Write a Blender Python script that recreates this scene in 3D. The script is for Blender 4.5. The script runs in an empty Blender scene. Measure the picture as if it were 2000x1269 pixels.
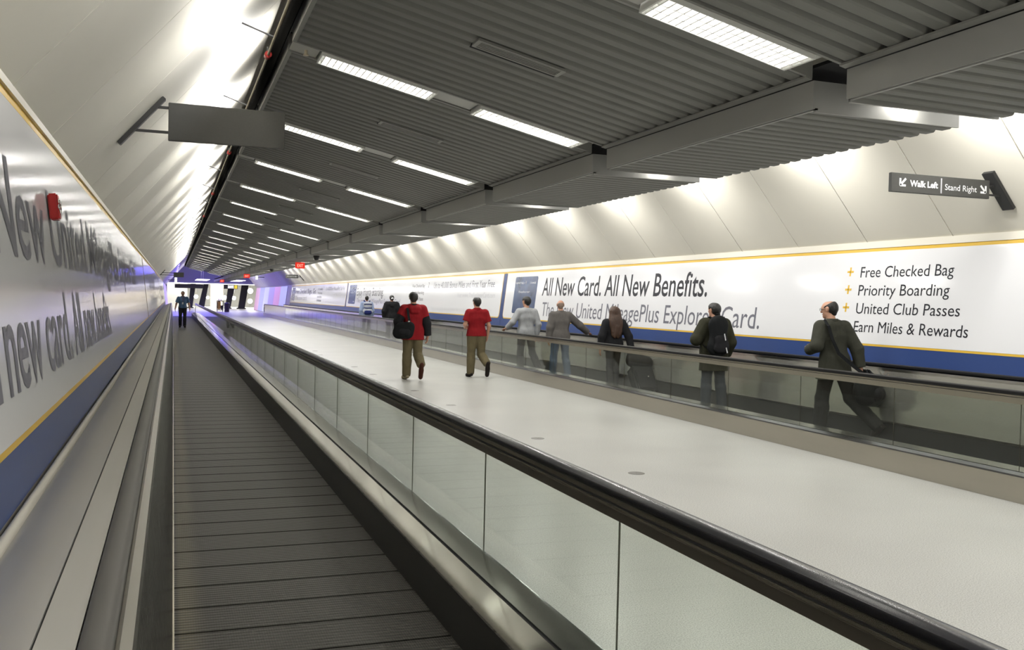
import bpy, bmesh, math, random
import numpy as np
from mathutils import Vector, Matrix
random.seed(7)
sc = bpy.context.scene
COL = sc.collection
PI = math.pi

# ------------------------------------------------------------------ camera
EYE = Vector((0.0, 0.0, 1.65))
FPX, ROLL = 1830.0, 0.023
VPX, VPY = 338.0 - 1000.0, 573.0 - 634.5
_vy = -math.sin(ROLL) * VPX + math.cos(ROLL) * VPY
PITCH = math.atan(-_vy / FPX)


def _level(px, py):
    u, w = px - 1000.0, py - 634.5
    c, s = math.cos(ROLL), math.sin(ROLL)
    x, y, z = c * u + s * w, -s * u + c * w, FPX
    return (x, z * math.cos(PITCH) - y * math.sin(PITCH), -z * math.sin(PITCH) - y * math.cos(PITCH))


_d = _level(338.0, 573.0)
YAW = math.atan2(_d[0], _d[1])


def ray(px, py):
    d = _level(px, py)
    c, s = math.cos(YAW), math.sin(YAW)
    return Vector((c * d[0] - s * d[1], s * d[0] + c * d[1], d[2]))


_f = ray(1000, 634.5)
_r = (ray(1001, 634.5) - _f).normalized()
_u = (_f - ray(1000, 635.5)).normalized()
_f = _f.normalized()
cam_data = bpy.data.cameras.new('camera')
cam_data.sensor_width = 36.0
cam_data.lens = 36.0 * FPX / 2000.0
cam_data.clip_start = 0.02
cam_data.clip_end = 500
cam = bpy.data.objects.new('camera', cam_data)
COL.objects.link(cam)
cam.matrix_world = Matrix(((_r.x, _u.x, -_f.x, EYE.x), (_r.y, _u.y, -_f.y, EYE.y), (_r.z, _u.z, -_f.z, EYE.z), (0, 0, 0, 1)))
sc.camera = cam

# ------------------------------------------------------------------ world, exposure, lights
sc.view_settings.view_transform = 'Standard'
sc.view_settings.look = 'None'
sc.view_settings.gamma = 1.0
sc.view_settings.use_curve_mapping = False
sc.view_settings.exposure = -0.1
sc.cycles.use_denoising = True
sc.cycles.max_bounces = 8
sc.cycles.diffuse_bounces = 3
sc.cycles.glossy_bounces = 4
sc.cycles.transparent_max_bounces = 24
sc.cycles.transmission_bounces = 4
sc.cycles.sample_clamp_indirect = 6.0
sc.cycles.caustics_reflective = False
sc.cycles.caustics_refractive = False

world = bpy.data.worlds.new('world')
sc.world = world
world.use_nodes = True
world.node_tree.nodes['Background'].inputs[0].default_value = (0.55, 0.54, 0.5, 1)
world.node_tree.nodes['Background'].inputs[1].default_value = 0.22

BAY = 2.985                       # pitch of the ceiling bays along the tunnel
G0 = 4.33                         # the gap nearest the camera
LAST = 22                         # last bay of the sloping ceiling


def gap_y(k):
    return G0 + BAY * k


def tilt_z(x):                    # underside of the sloping ceiling
    return 3.55 - 0.227 * (x - 0.81)


def area(name, loc, target, w, h, power, color=(1, 1, 1), spread=PI):
    l = bpy.data.lights.new(name, 'AREA')
    l.shape = 'RECTANGLE'
    l.size, l.size_y, l.energy, l.color, l.spread = w, h, power, color, spread
    o = bpy.data.objects.new(name, l)
    COL.objects.link(o)
    o.location = loc
    d = Vector(target) - Vector(loc)
    o.rotation_euler = d.to_track_quat('-Z', 'Y').to_euler()
    return o


WARM = (1.0, 0.985, 0.945)
FLU = 24.0                        # emission of the fluorescent tubes
# lamps above the ceiling's outer edges that wash the sloping walls
for k in range(-2, 24):
    y = gap_y(k)
    area('cove_lamp', (0.98, y, 3.98), (0.0, y, 4.08), 0.9, 0.22, 72, WARM)
    area('cove_lamp', (7.18, y, 3.74), (8.1, y, 3.2), 0.8, 0.2, 42, WARM)
# the same fluorescent rows as in the picture, behind the camera
for k in range(-4, 0):
    for x0 in (1.49, 2.76, 6.4, 5.1):
        area('row_lamp', (x0, gap_y(k), 3.2), (x0, gap_y(k), 0), 0.9, 0.2, 40, WARM)
# rows of the far slope of the ceiling (turned away from the camera)
for k in range(0, LAST + 1):
    for x0 in (5.15, 6.4):
        z = tilt_z(7.88 - x0) - 0.02
        area('row_lamp', (x0, gap_y(k), z), (x0 + 0.2, gap_y(k), 0), 0.9, 0.2, 30, WARM)
# blue wash at the tunnel's end
BLUE = (0.12, 0.10, 1.0)
for y in (80, 88, 96, 104):
    area('blue_lamp', (0.4, y, 4.0), (-0.5, y, 2.0), 3.0, 0.4, 420, BLUE)
    area('blue_lamp', (7.9, y, 4.0), (8.9, y, 2.0), 3.0, 0.4, 420, BLUE)
    area('blue_lamp', (4.2, y, 4.5), (4.2, y, 0), 2.5, 2.0, 170, (0.2, 0.16, 1.0))
area('blue_lamp', (4.2, 104, 4.5), (4.2, 110, 4.2), 5.0, 0.4, 110, BLUE)
# bright hall beyond
for x, y in ((0, 120), (5, 120), (10, 120), (0, 130), (5, 130), (10, 130)):
    area('hall_lamp', (x, y, 4.3), (x, y, 0), 3.5, 3.5, 750, (1, 0.98, 0.93))


# ------------------------------------------------------------------ materials
def mat(name, col, rough=0.5, metal=0.0, spec=0.5, emit=None, es=0.0, noise=None, bump=None, coat=0.0, aniso=0.0):
    m = bpy.data.materials.new(name)
    m.use_nodes = True
    nt = m.node_tree
    b = nt.nodes['Principled BSDF']
    b.inputs['Base Color'].default_value = (*col, 1)
    b.inputs['Roughness'].default_value = rough
    b.inputs['Metallic'].default_value = metal
    b.inputs['Specular IOR Level'].default_value = spec
    b.inputs['Coat Weight'].default_value = coat
    b.inputs['Coat Roughness'].default_value = 0.12
    if aniso:
        b.inputs['Anisotropic'].default_value = aniso
    if emit:
        b.inputs['Emission Color'].default_value = (*emit, 1)
        b.inputs['Emission Strength'].default_value = es
    if noise or bump:
        tc = nt.nodes.new('ShaderNodeTexCoord')
    if noise:                         # (scale, amount) or (scale vector, amount)
        s, amt = noise
        mp = nt.nodes.new('ShaderNodeMapping')
        mp.inputs['Scale'].default_value = s if isinstance(s, tuple) else (s, s, s)
        n = nt.nodes.new('ShaderNodeTexNoise')
        n.inputs['Scale'].default_value = 1.0
        n.inputs['Detail'].default_value = 4
        r = nt.nodes.new('ShaderNodeMapRange')
        r.inputs['From Min'].default_value, r.inputs['From Max'].default_value = 0.25, 0.75
        r.inputs['To Min'].default_value, r.inputs['To Max'].default_value = 1 - amt, 1 + amt
        mx = nt.nodes.new('ShaderNodeVectorMath')
        mx.operation = 'SCALE'
        mx.inputs[0].default_value = col
        nt.links.new(tc.outputs['Object'], mp.inputs['Vector'])
        nt.links.new(mp.outputs[0], n.inputs['Vector'])
        nt.links.new(n.outputs['Fac'], r.inputs['Value'])
        nt.links.new(r.outputs[0], mx.inputs['Scale'])
        nt.links.new(mx.outputs[0], b.inputs['Base Color'])
    if bump:                          # (scale, strength, distance)
        s, st, ds = bump
        mp = nt.nodes.new('ShaderNodeMapping')
        mp.inputs['Scale'].default_value = s if isinstance(s, tuple) else (s, s, s)
        n = nt.nodes.new('ShaderNodeTexNoise')
        n.inputs['Scale'].default_value = 1.0
        n.inputs['Detail'].default_value = 3
        bp = nt.nodes.new('ShaderNodeBump')
        bp.inputs['Strength'].default_value = st
        bp.inputs['Distance'].default_value = ds
        nt.links.new(tc.outputs['Object'], mp.inputs['Vector'])
        nt.links.new(mp.outputs[0], n.inputs['Vector'])
        nt.links.new(n.outputs['Fac'], bp.inputs['Height'])
        nt.links.new(bp.outputs[0], b.inputs['Normal'])
    return m


def glass_mat(name, tint, refl=1.0):
    m = bpy.data.materials.new(name)
    m.use_nodes = True
    nt = m.node_tree
    nt.nodes.remove(nt.nodes['Principled BSDF'])
    out = nt.nodes['Material Output']
    t = nt.nodes.new('ShaderNodeBsdfTransparent')
    t.inputs[0].default_value = (*tint, 1)
    g = nt.nodes.new('ShaderNodeBsdfGlossy')
    g.inputs['Roughness'].default_value = 0.03
    g.inputs[0].default_value = (refl, refl, refl, 1)
    lw = nt.nodes.new('ShaderNodeLayerWeight')
    pw = nt.nodes.new('ShaderNodeMath')
    pw.operation = 'POWER'
    pw.inputs[1].default_value = 5.0
    fr = nt.nodes.new('ShaderNodeMapRange')
    fr.inputs['To Min'].default_value, fr.inputs['To Max'].default_value = 0.022, 1.0
    nt.links.new(lw.outputs['Facing'], pw.inputs[0])
    nt.links.new(pw.outputs[0], fr.inputs['Value'])
    mx = nt.nodes.new('ShaderNodeMixShader')
    nt.links.new(fr.outputs[0], mx.inputs[0])
    nt.links.new(t.outputs[0], mx.inputs[1])
    nt.links.new(g.outputs[0], mx.inputs[2])
    nt.links.new(mx.outputs[0], out.inputs['Surface'])
    return m


def belt_mat():
    # ribbed pallets: dark joints every 0.38 m, cross ribs, fine grooves along the travel, a worn yellow edge line
    m = mat('belt_rubber', (0.03, 0.03, 0.028), 0.5, 0.0)
    nt = m.node_tree
    b = nt.nodes['Principled BSDF']
    N, L = nt.nodes.new, nt.links.new
    tc = N('ShaderNodeTexCoord')
    sp = N('ShaderNodeSeparateXYZ')
    L(tc.outputs['Object'], sp.inputs[0])

    def mth(op, a, c=None):
        n = N('ShaderNodeMath')
        n.operation = op
        for i, v in enumerate((a, c)):
            if v is None:
                continue
            if isinstance(v, (int, float)):
                n.inputs[i].default_value = v
            else:
                L(v, n.inputs[i])
        return n.outputs[0]
    X, Y = sp.outputs['X'], sp.outputs['Y']
    rib = mth('ABSOLUTE', mth('SINE', mth('MULTIPLY', Y, PI / 0.038)))
    groove = mth('ABSOLUTE', mth('SINE', mth('MULTIPLY', X, PI / 0.012)))
    pal = mth('MODULO', mth('ADD', Y, 40.11), 0.38)
    joint = mth('LESS_THAN', pal, 0.018)
    h = mth('SUBTRACT', mth('ADD', mth('MULTIPLY', rib, 0.8), mth('MULTIPLY', groove, 0.15)), mth('MULTIPLY', joint, 1.5))
    bp = N('ShaderNodeBump')
    bp.inputs['Strength'].default_value = 0.75
    bp.inputs['Distance'].default_value = 0.006
    L(h, bp.inputs['Height'])
    L(bp.outputs[0], b.inputs['Normal'])
    nz = N('ShaderNodeTexNoise')
    nz.inputs['Scale'].default_value = 1.6
    mp = N('ShaderNodeMapping')
    mp.inputs['Scale'].default_value = (3, 0.35, 1)
    L(tc.outputs['Object'], mp.inputs[0])
    L(mp.outputs[0], nz.inputs['Vector'])
    def ramp(a, b):
        n = N('ShaderNodeMapRange')
        n.interpolation_type = 'SMOOTHSTEP'
        n.inputs['From Min'].default_value, n.inputs['From Max'].default_value = a, b
        L(X, n.inputs['Value'])
        return n.outputs[0]
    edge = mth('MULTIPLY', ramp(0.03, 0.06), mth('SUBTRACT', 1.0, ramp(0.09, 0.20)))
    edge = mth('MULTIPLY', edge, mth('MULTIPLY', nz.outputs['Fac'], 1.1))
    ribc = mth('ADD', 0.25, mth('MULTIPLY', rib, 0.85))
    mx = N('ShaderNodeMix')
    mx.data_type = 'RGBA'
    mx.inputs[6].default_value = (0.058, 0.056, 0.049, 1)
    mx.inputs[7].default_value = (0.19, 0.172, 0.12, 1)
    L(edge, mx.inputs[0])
    dk = N('ShaderNodeVectorMath')
    dk.operation = 'SCALE'
    L(mx.outputs[2], dk.inputs[0])
    L(mth('MULTIPLY', ribc, mth('SUBTRACT', 1.0, mth('MULTIPLY', joint, 0.8))), dk.inputs['Scale'])
    L(dk.outputs[0], b.inputs['Base Color'])
    L(mth('MULTIPLY', 0.22, mth('SUBTRACT', 1.0, joint)), b.inputs['Specular IOR Level'])
    return m


def terrazzo():
    m = mat('terrazzo', (0.62, 0.62, 0.57), 0.32, coat=0.0)
    nt = m.node_tree
    b = nt.nodes['Principled BSDF']
    N, L = nt.nodes.new, nt.links.new
    tc = N('ShaderNodeTexCoord')
    n1 = N('ShaderNodeTexNoise')
    n1.inputs['Scale'].default_value = 130
    n1.inputs['Detail'].default_value = 2
    n2 = N('ShaderNodeTexNoise')
    n2.inputs['Scale'].default_value = 0.7
    L(tc.outputs['Object'], n1.inputs['Vector'])
    L(tc.outputs['Object'], n2.inputs['Vector'])
    cr = N('ShaderNodeValToRGB')
    cr.color_ramp.elements[0].position, cr.color_ramp.elements[0].color = 0.33, (0.34, 0.34, 0.315, 1)
    cr.color_ramp.elements[1].position, cr.color_ramp.elements[1].color = 0.58, (0.60, 0.60, 0.565, 1)
    L(n1.outputs['Fac'], cr.inputs[0])
    r = N('ShaderNodeMapRange')
    r.inputs['From Min'].default_value, r.inputs['From Max'].default_value = 0.3, 0.7
    r.inputs['To Min'].default_value, r.inputs['To Max'].default_value = 0.93, 1.05
    L(n2.outputs['Fac'], r.inputs[0])
    v = N('ShaderNodeVectorMath')
    v.operation = 'SCALE'
    L(cr.outputs[0], v.inputs[0])
    L(r.outputs[0], v.inputs['Scale'])
    L(v.outputs[0], b.inputs['Base Color'])
    return m


M = {}
M['terrazzo'] = terrazzo()
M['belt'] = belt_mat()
M['clad'] = mat('cream_cladding', (0.73, 0.70, 0.615), 0.55, noise=(0.8, 0.04))
M['backing'] = mat('dark_backing', (0.035, 0.035, 0.035), 0.8)
M['void'] = mat('void_black', (0.02, 0.02, 0.022), 0.9)
M['pitch'] = mat('pitch_black', (0.004, 0.004, 0.004), 1.0, spec=0.0)
M['ceil'] = mat('ceiling_metal', (0.185, 0.185, 0.172), 0.5, 0.1, noise=(3.0, 0.05))
M['fascia'] = mat('fascia_metal', (0.36, 0.36, 0.345), 0.42, 0.2)
M['frame'] = mat('ceiling_frame', (0.30, 0.30, 0.28), 0.45, 0.2)
M['chan'] = mat('light_channel', (0.55, 0.55, 0.52), 0.4, 0.2)
M['lamp_white'] = mat('lamp_white', (0.85, 0.85, 0.82), 0.35)
M['tube'] = mat('lamp_tube', (0.9, 0.9, 0.9), 0.4, emit=(1.0, 0.975, 0.92), es=FLU)
M['down'] = mat('downlight_lamp', (0.9, 0.9, 0.9), 0.4, emit=(1.0, 0.97, 0.9), es=160)
M['steel'] = mat('stainless', (0.60, 0.59, 0.55), 0.22, 1.0, noise=((6, 0.6, 6), 0.06), bump=((2.0, 3.0, 2.0), 0.12, 0.01))
M['steel_band'] = mat('stainless_band', (0.76, 0.745, 0.70), 0.09, 1.0, noise=((8, 0.6, 8), 0.05), bump=((1.2, 1.4, 1.2), 0.06, 0.01))
M['steel_clamp'] = mat('stainless_clamp', (0.33, 0.345, 0.33), 0.13, 1.0, noise=((6, 0.8, 6), 0.08))
M['steel_dim'] = mat('stainless_dim', (0.26, 0.26, 0.27), 0.28, 1.0, noise=((6, 0.8, 6), 0.3))
M['steel_deck'] = mat('stainless_deck', (0.62, 0.605, 0.555), 0.45, 0.65, noise=((5, 0.5, 5), 0.06), bump=((1.5, 2.0, 1.5), 0.08, 0.01))
M['steel_wavy'] = mat('stainless_panel', (0.68, 0.665, 0.60), 0.18, 0.78, noise=((3, 0.5, 3), 0.06), bump=((0.6, 0.8, 0.4), 0.06, 0.02))
M['steel_skirt'] = mat('stainless_skirt', (0.47, 0.44, 0.38), 0.30, 1.0, noise=((4, 0.6, 4), 0.06))
M['brush_dark'] = mat('dark_skirt', (0.035, 0.034, 0.032), 0.4, 0.2)
M['ripple'] = mat('dimpled_skirt', (0.16, 0.155, 0.145), 0.22, 1.0, bump=((10, 24, 5), 1.0, 0.03))
M['hand_matte'] = mat('handrail_matte', (0.008, 0.008, 0.009), 0.5, 0.0, 0.2)
M['hand_sheen'] = mat('handrail_sheen', (0.055, 0.052, 0.046), 0.48, 0.0, 0.5)  # same black rubber, with the bright wall's grey reflection put into its colour
M['bulkhead'] = mat('bulkhead_blue_cast', (0.20, 0.20, 0.27), 0.6)  # blue light falling on the end wall is mixed into its base colour
M['hand'] = mat('handrail_rubber', (0.010, 0.010, 0.012), 0.24, 0.0, 0.4)
M['guide'] = mat('rail_guide', (0.58, 0.54, 0.45), 0.26, 0.9)
M['guide_dark'] = mat('rail_guide_dark', (0.12, 0.108, 0.09), 0.35, 0.6)
M['glass'] = glass_mat('balustrade_glass', (0.885, 0.912, 0.88))
M['board_white'] = mat('board_white', (0.79, 0.79, 0.81), 0.14, spec=0.4, noise=(1.2, 0.01))
M['board_blue'] = mat('board_blue', (0.034, 0.064, 0.195), 0.3, spec=0.15)
M['board_yellow'] = mat('board_yellow', (0.72, 0.46, 0.06), 0.35, spec=0.2)
M['ink'] = mat('print_black', (0.016, 0.016, 0.022), 0.4, spec=0.2)
M['ink_grey'] = mat('print_grey', (0.15, 0.15, 0.18), 0.4, spec=0.2)
M['ink_pale'] = mat('print_pale', (0.45, 0.45, 0.48), 0.4)
M['card'] = mat('card_navy', (0.03, 0.06, 0.15), 0.25, noise=(2.5, 0.35))
M['paper'] = mat('print_white', (0.85, 0.85, 0.86), 0.4)
M['sign'] = mat('sign_charcoal', (0.055, 0.055, 0.052), 0.5, noise=(60, 0.06))
M['sign_edge'] = mat('sign_bracket', (0.03, 0.03, 0.03), 0.45)
M['red'] = mat('alarm_red', (0.42, 0.012, 0.012), 0.35)
M['exit_red'] = mat('exit_face', (0.5, 0.02, 0.015), 0.4, emit=(1.0, 0.04, 0.02), es=0.75)
M['exit_text'] = mat('exit_letters', (0.8, 0.5, 0.4), 0.4, emit=(1.0, 0.55, 0.4), es=1.0)
M['chrome'] = mat('chrome', (0.8, 0.8, 0.8), 0.12, 1.0)
M['cable'] = mat('cable_black', (0.015, 0.015, 0.016), 0.5)
M['conduit'] = mat('conduit_cream', (0.55, 0.48, 0.36), 0.45)
M['plastic'] = mat('black_plastic', (0.02, 0.02, 0.022), 0.3)
M['drain'] = mat('floor_box_metal', (0.16, 0.155, 0.14), 0.35, 0.8)
M['trimw'] = mat('ledge_white', (0.78, 0.74, 0.64), 0.4)
M['white_wall'] = mat('white_plaster', (0.75, 0.74, 0.70), 0.6)
M['cream_wall'] = mat('cream_tile', (0.66, 0.56, 0.42), 0.5)
M['column'] = mat('column_black', (0.012, 0.010, 0.010), 0.35)
M['strip'] = mat('strip_light', (0.9, 0.9, 0.9), 0.4, emit=(1, 0.98, 1.0), es=4.0)
M['cartyellow'] = mat('cart_yellow', (0.80, 0.52, 0.05), 0.5)
M['skin'] = mat('skin', (0.50, 0.27, 0.18), 0.55)
M['skin_dark'] = mat('skin_tan', (0.36, 0.18, 0.11), 0.55)
M['hair_black'] = mat('hair_black', (0.010, 0.009, 0.008), 0.45, bump=((140, 140, 25), 0.6, 0.01))
M['hair_brown'] = mat('hair_brown', (0.055, 0.026, 0.013), 0.42, noise=((60, 60, 4), 0.45), bump=((120, 120, 8), 0.7, 0.01))
M['hair_grey'] = mat('hair_grey', (0.13, 0.12, 0.11), 0.5, bump=((140, 140, 25), 0.6, 0.01))
M['hair_thin'] = mat('hair_thin', (0.24, 0.17, 0.13), 0.55)
M['bin'] = mat('bin_brown', (0.045, 0.032, 0.028), 0.45)
M['yellow_boost'] = mat('yellow_boost', (0.7, 0.5, 0.05), 0.4, emit=(1.0, 0.78, 0.06), es=0.8)  # emission added because the sign's square turns brown without light
M['eye'] = mat('eye_dark', (0.03, 0.02, 0.02), 0.2)
M['lip'] = mat('lip', (0.35, 0.13, 0.10), 0.5)


def cloth(name, col, amt=0.12, rough=0.85):
    M['cloth_' + name] = mat('cloth_' + name, col, rough, spec=0.2, noise=(9.0, amt), bump=((14, 14, 5), 0.5, 0.03))


for n, c in dict(red=(0.235, 0.009, 0.013), black=(0.014, 0.014, 0.016), khaki=(0.130, 0.108, 0.060), grey=(0.34, 0.35, 0.36), taupe=(0.125, 0.115, 0.108),
                 charcoal=(0.022, 0.022, 0.026), jeans=(0.085, 0.12, 0.18), olive=(0.030, 0.030, 0.018), tweed=(0.043, 0.044, 0.033), trouser=(0.018, 0.0175, 0.016),
                 paleblue=(0.33, 0.40, 0.58), blueshirt=(0.07, 0.13, 0.24), navy=(0.02, 0.03, 0.14), darkjeans=(0.04, 0.046, 0.058), shoe=(0.018, 0.014, 0.012),
                 shoebrown=(0.06, 0.02, 0.012), shoepale=(0.36, 0.31, 0.2), lanyard=(0.25, 0.03, 0.05), bagblack=(0.009, 0.010, 0.011), bagwhite=(0.5, 0.52, 0.58)).items():
    cloth(n, c)


# ------------------------------------------------------------------ object helpers
class MB:
    """collects boxes, prisms and tubes for one mesh"""

    def __init__(self):
        self.v, self.f = [], []

    def add(self, vs, fs):
        o = len(self.v)
        self.v += [tuple(p) for p in vs]
        self.f += [tuple(i + o for i in f) for f in fs]
        return self

    def box(self, x0, x1, y0, y1, z0, z1):
        vs = [(x, y, z) for z in (z0, z1) for y in (y0, y1) for x in (x0, x1)]
        return self.add(vs, [(0, 2, 3, 1), (4, 5, 7, 6), (0, 1, 5, 4), (2, 6, 7, 3), (0, 4, 6, 2), (1, 3, 7, 5)])

    def obox(self, c, ax, ay, az):
        """box from its centre and three half-axis vectors"""
        c, ax, ay, az = map(Vector, (c, ax, ay, az))
        vs = [c + ax * i + ay * j + az * k for k in (-1, 1) for j in (-1, 1) for i in (-1, 1)]
        fs = [(0, 2, 3, 1), (4, 5, 7, 6), (0, 1, 5, 4), (2, 6, 7, 3), (0, 4, 6, 2), (1, 3, 7, 5)]
        if ax.cross(ay).dot(az) < 0:
            fs = [f[::-1] for f in fs]
        return self.add(vs, fs)

    def prism(self, prof, y0, y1):
        """closed (x, z) profile extruded along y"""
        n = len(prof)
        a = sum(prof[i][0] * prof[(i + 1) % n][1] - prof[(i + 1) % n][0] * prof[i][1] for i in range(n))
        if a < 0:
            prof = prof[::-1]
        vs = [(x, y0, z) for x, z in prof] + [(x, y1, z) for x, z in prof]
        fs = [tuple(range(n)), tuple(range(2 * n - 1, n - 1, -1))]
        for i in range(n):
            j = (i + 1) % n
            fs.append((i, i + n, j + n, j))
        return self.add(vs, fs)

    def tube(self, pts, r, n=10, caps=True):
        pts = [Vector(p) for p in pts]
        o = len(self.v)
        rr = r if isinstance(r, (list, tuple)) else [r] * len(pts)
        for i, p in enumerate(pts):
            d = (pts[min(i + 1, len(pts) - 1)] - pts[max(i - 1, 0)]).normalized()
            a = d.orthogonal().normalized() if abs(d.z) > 0.9 else d.cross(Vector((0, 0, 1))).normalized()
            b = a.cross(d).normalized()
            for k in range(n):
                t = 2 * PI * k / n
                self.v.append(tuple(p + (a * math.cos(t) + b * math.sin(t)) * rr[i]))
        for i in range(len(pts) - 1):
            for k in range(n):
                k2 = (k + 1) % n
                self.f.append((o + i * n + k, o + (i + 1) * n + k, o + (i + 1) * n + k2, o + i * n + k2))
        if caps:
            self.f.append(tuple(o + k for k in range(n)))
            self.f.append(tuple(o + (len(pts) - 1) * n + k for k in range(n - 1, -1, -1)))
        return self

    def lathe(self, c, prof, n=24):
        """(radius, z) profile turned about the z axis at c"""
        o = len(self.v)
        for r, z in prof:
            for k in range(n):
                t = 2 * PI * k / n
                self.v.append((c[0] + r * math.cos(t), c[1] + r * math.sin(t), c[2] + z))
        for i in range(len(prof) - 1):
            for k in range(n):
                k2 = (k + 1) % n
                self.f.append((o + i * n + k, o + i * n + k2, o + (i + 1) * n + k2, o + (i + 1) * n + k))
        self.f.append(tuple(o + k for k in range(n - 1, -1, -1)))
        self.f.append(tuple(o + (len(prof) - 1) * n + k for k in range(n)))
        return self


def build(name, mb, m, parent=None, local=False, smooth=False, bevel=0.0):
    """one mesh object; mb is in world coordinates unless local"""
    me = bpy.data.meshes.new(name)
    me.from_pydata(mb.v, [], mb.f)
    me.validate()
    bm = bmesh.new()
    bm.from_mesh(me)
    bmesh.ops.recalc_face_normals(bm, faces=bm.faces)
    if bevel:
        bmesh.ops.bevel(bm, geom=[e for e in bm.edges if e.is_manifold and e.calc_face_angle(0) > 0.5], offset=bevel, segments=2, affect='EDGES', clamp_overlap=True)
    bm.to_mesh(me)
    bm.free()
    me.materials.append(m)
    if smooth:
        me.polygons.foreach_set('use_smooth', [True] * len(me.polygons))
        me.set_sharp_from_angle(angle=0.7)
    o = bpy.data.objects.new(name, me)
    COL.objects.link(o)
    if parent is not None:
        o.parent = parent
        if not local:
            w = Vector((0, 0, 0))
            p = parent
            while p is not None:
                w += p.location
                p = p.parent
            o.location = -w
    return o


def tag(o, label, cat, group=None, kind=None):
    if label:
        o['label'] = label
    if cat:
        o['category'] = cat
    if group:
        o['group'] = group
    if kind:
        o['kind'] = kind
    return o


def thing(name, label, cat, loc=(0, 0, 0), group=None, kind=None, rotz=0.0):
    o = bpy.data.objects.new(name, None)
    COL.objects.link(o)
    o.location = loc
    o.rotation_euler = (0, 0, rotz)
    o.empty_display_size = 0.2
    return tag(o, label, cat, group, kind)


def struct(name, mb, m, parent=None, **k):
    o = build(name, mb, m, parent, **k)
    if parent is None:
        o['kind'] = 'structure'
    return o


def dup(root, delta, label):
    """a copy of a thing with copies of its parts and sub-parts, moved by delta"""
    c = root.copy()
    COL.objects.link(c)
    c.location = Vector(root.location) + Vector(delta)
    c['label'] = label
    for ch in list(root.children):
        d = ch.copy()
        COL.objects.link(d)
        d.parent = c
        for g in list(ch.children):
            e = g.copy()
            COL.objects.link(e)
            e.parent = d
    return c


def text(s, m, parent, origin, u, v, width=None, height=None, bold=0.0, depth=0.002, align='L', name='lettering'):
    """flat raised lettering: origin is the left end of the baseline, u the reading direction, v up; height is the cap height"""
    cu = bpy.data.curves.new('t', 'FONT')
    cu.body = s
    cu.size = 1.0
    cu.offset = bold
    cu.resolution_u = 3
    ob = bpy.data.objects.new('t', cu)
    COL.objects.link(ob)
    bpy.context.view_layer.update()
    me = bpy.data.meshes.new_from_object(ob.evaluated_get(bpy.context.evaluated_depsgraph_get()))
    bpy.data.objects.remove(ob)
    bpy.data.curves.remove(cu)
    n = len(me.vertices)
    co = np.empty(n * 3)
    me.vertices.foreach_get('co', co)
    co = co.reshape(-1, 3)
    x0, x1 = co[:, 0].min(), co[:, 0].max()
    sx = (width / (x1 - x0)) if width else (height / 0.73)
    sy = (height / 0.73) if height else sx
    u, v = Vector(u).normalized(), Vector(v).normalized()
    w = u.cross(v)
    U, Vv, W = np.array(u), np.array(v), np.array(w)
    off = -x0 if align == 'L' else (-x1 if align == 'R' else -(x0 + x1) / 2)
    p = np.array(origin) + np.outer((co[:, 0] + off) * sx, U) + np.outer(co[:, 1] * sy, Vv) + W * depth
    if parent is not None:
        q, wl = parent, Vector((0, 0, 0))
        while q is not None:
            wl += q.location
            q = q.parent
        p = p - np.array(wl)
    me.vertices.foreach_set('co', p.ravel())
    me.name = name
    me.materials.clear()
    me.materials.append(m)
    me.update()
    o = bpy.data.objects.new(name, me)
    COL.objects.link(o)
    if parent is not None:
        o.parent = parent
    return o


ORD = ['first', 'second', 'third', 'fourth', 'fifth', 'sixth', 'seventh', 'eighth', 'ninth', 'tenth', 'eleventh', 'twelfth', 'thirteenth', 'fourteenth', 'fifteenth',
       'sixteenth', 'seventeenth', 'eighteenth', 'nineteenth', 'twentieth', 'twenty-first', 'twenty-second', 'twenty-third', 'twenty-fourth', 'twenty-fifth',
       'twenty-sixth', 'twenty-seventh', 'twenty-eighth', 'twenty-ninth', 'thirtieth']


# ------------------------------------------------------------------ the setting
Y0, YEND = -9.0, 110.0
YB = 76.4                          # where the billboards and pale cladding end


def lx(z):                         # face of the left wall
    return -0.74 + 0.12 * (2.58 - z)


def rx(z):                         # face of the right wall
    return 8.90 - 0.12 * (2.54 - z)


struct('floor', MB().box(-4, 13, Y0, YEND, -0.2, 0).box(-14, 24, YEND, 150, -0.2, 0), M['terrazzo'])
struct('wall_left', MB().prism([(lx(0) - .03, 0), (lx(2.6) - .03, 2.6), (lx(2.6) - .25, 2.6), (lx(0) - .25, 0)], Y0, YEND), M['trimw'])
struct('wall_right', MB().prism([(rx(0) + .03, 0), (rx(2.56) + .03, 2.56), (rx(2.56) + .25, 2.56), (rx(0) + .25, 0)], Y0, YEND), M['trimw'])


def slope_wall(name, x0, z0, dx, seam, ya, yb):
    up = Vector((dx, 0, 1)).normalized()
    nrm = Vector((1, 0, -dx)).normalized() * (1 if dx > 0 else -1)   # towards the hall
    ln = (4.95 - z0) / up.z
    mb = MB()
    y = seam - BAY / 2 * math.ceil((seam - ya) / (BAY / 2))
    while y < yb:
        a, b = max(y + .007, ya), min(y + BAY / 2 - .007, yb)
        if b > a:
            c = Vector((x0, (a + b) / 2, z0)) + up * ln / 2 - nrm * .02
            mb.obox(c, up * ln / 2, Vector((0, (b - a) / 2, 0)), nrm * .02)
        y += BAY / 2
    o = struct(name, mb, M['clad'])
    bk = MB()
    c = Vector((x0, (ya + yb) / 2, z0)) + up * ln / 2 - nrm * .07
    bk.obox(c, up * (ln / 2 + .1), Vector((0, (yb - ya) / 2, 0)), nrm * .025)
    build('cladding_backing', bk, M['backing'], o)
    return o


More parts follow.
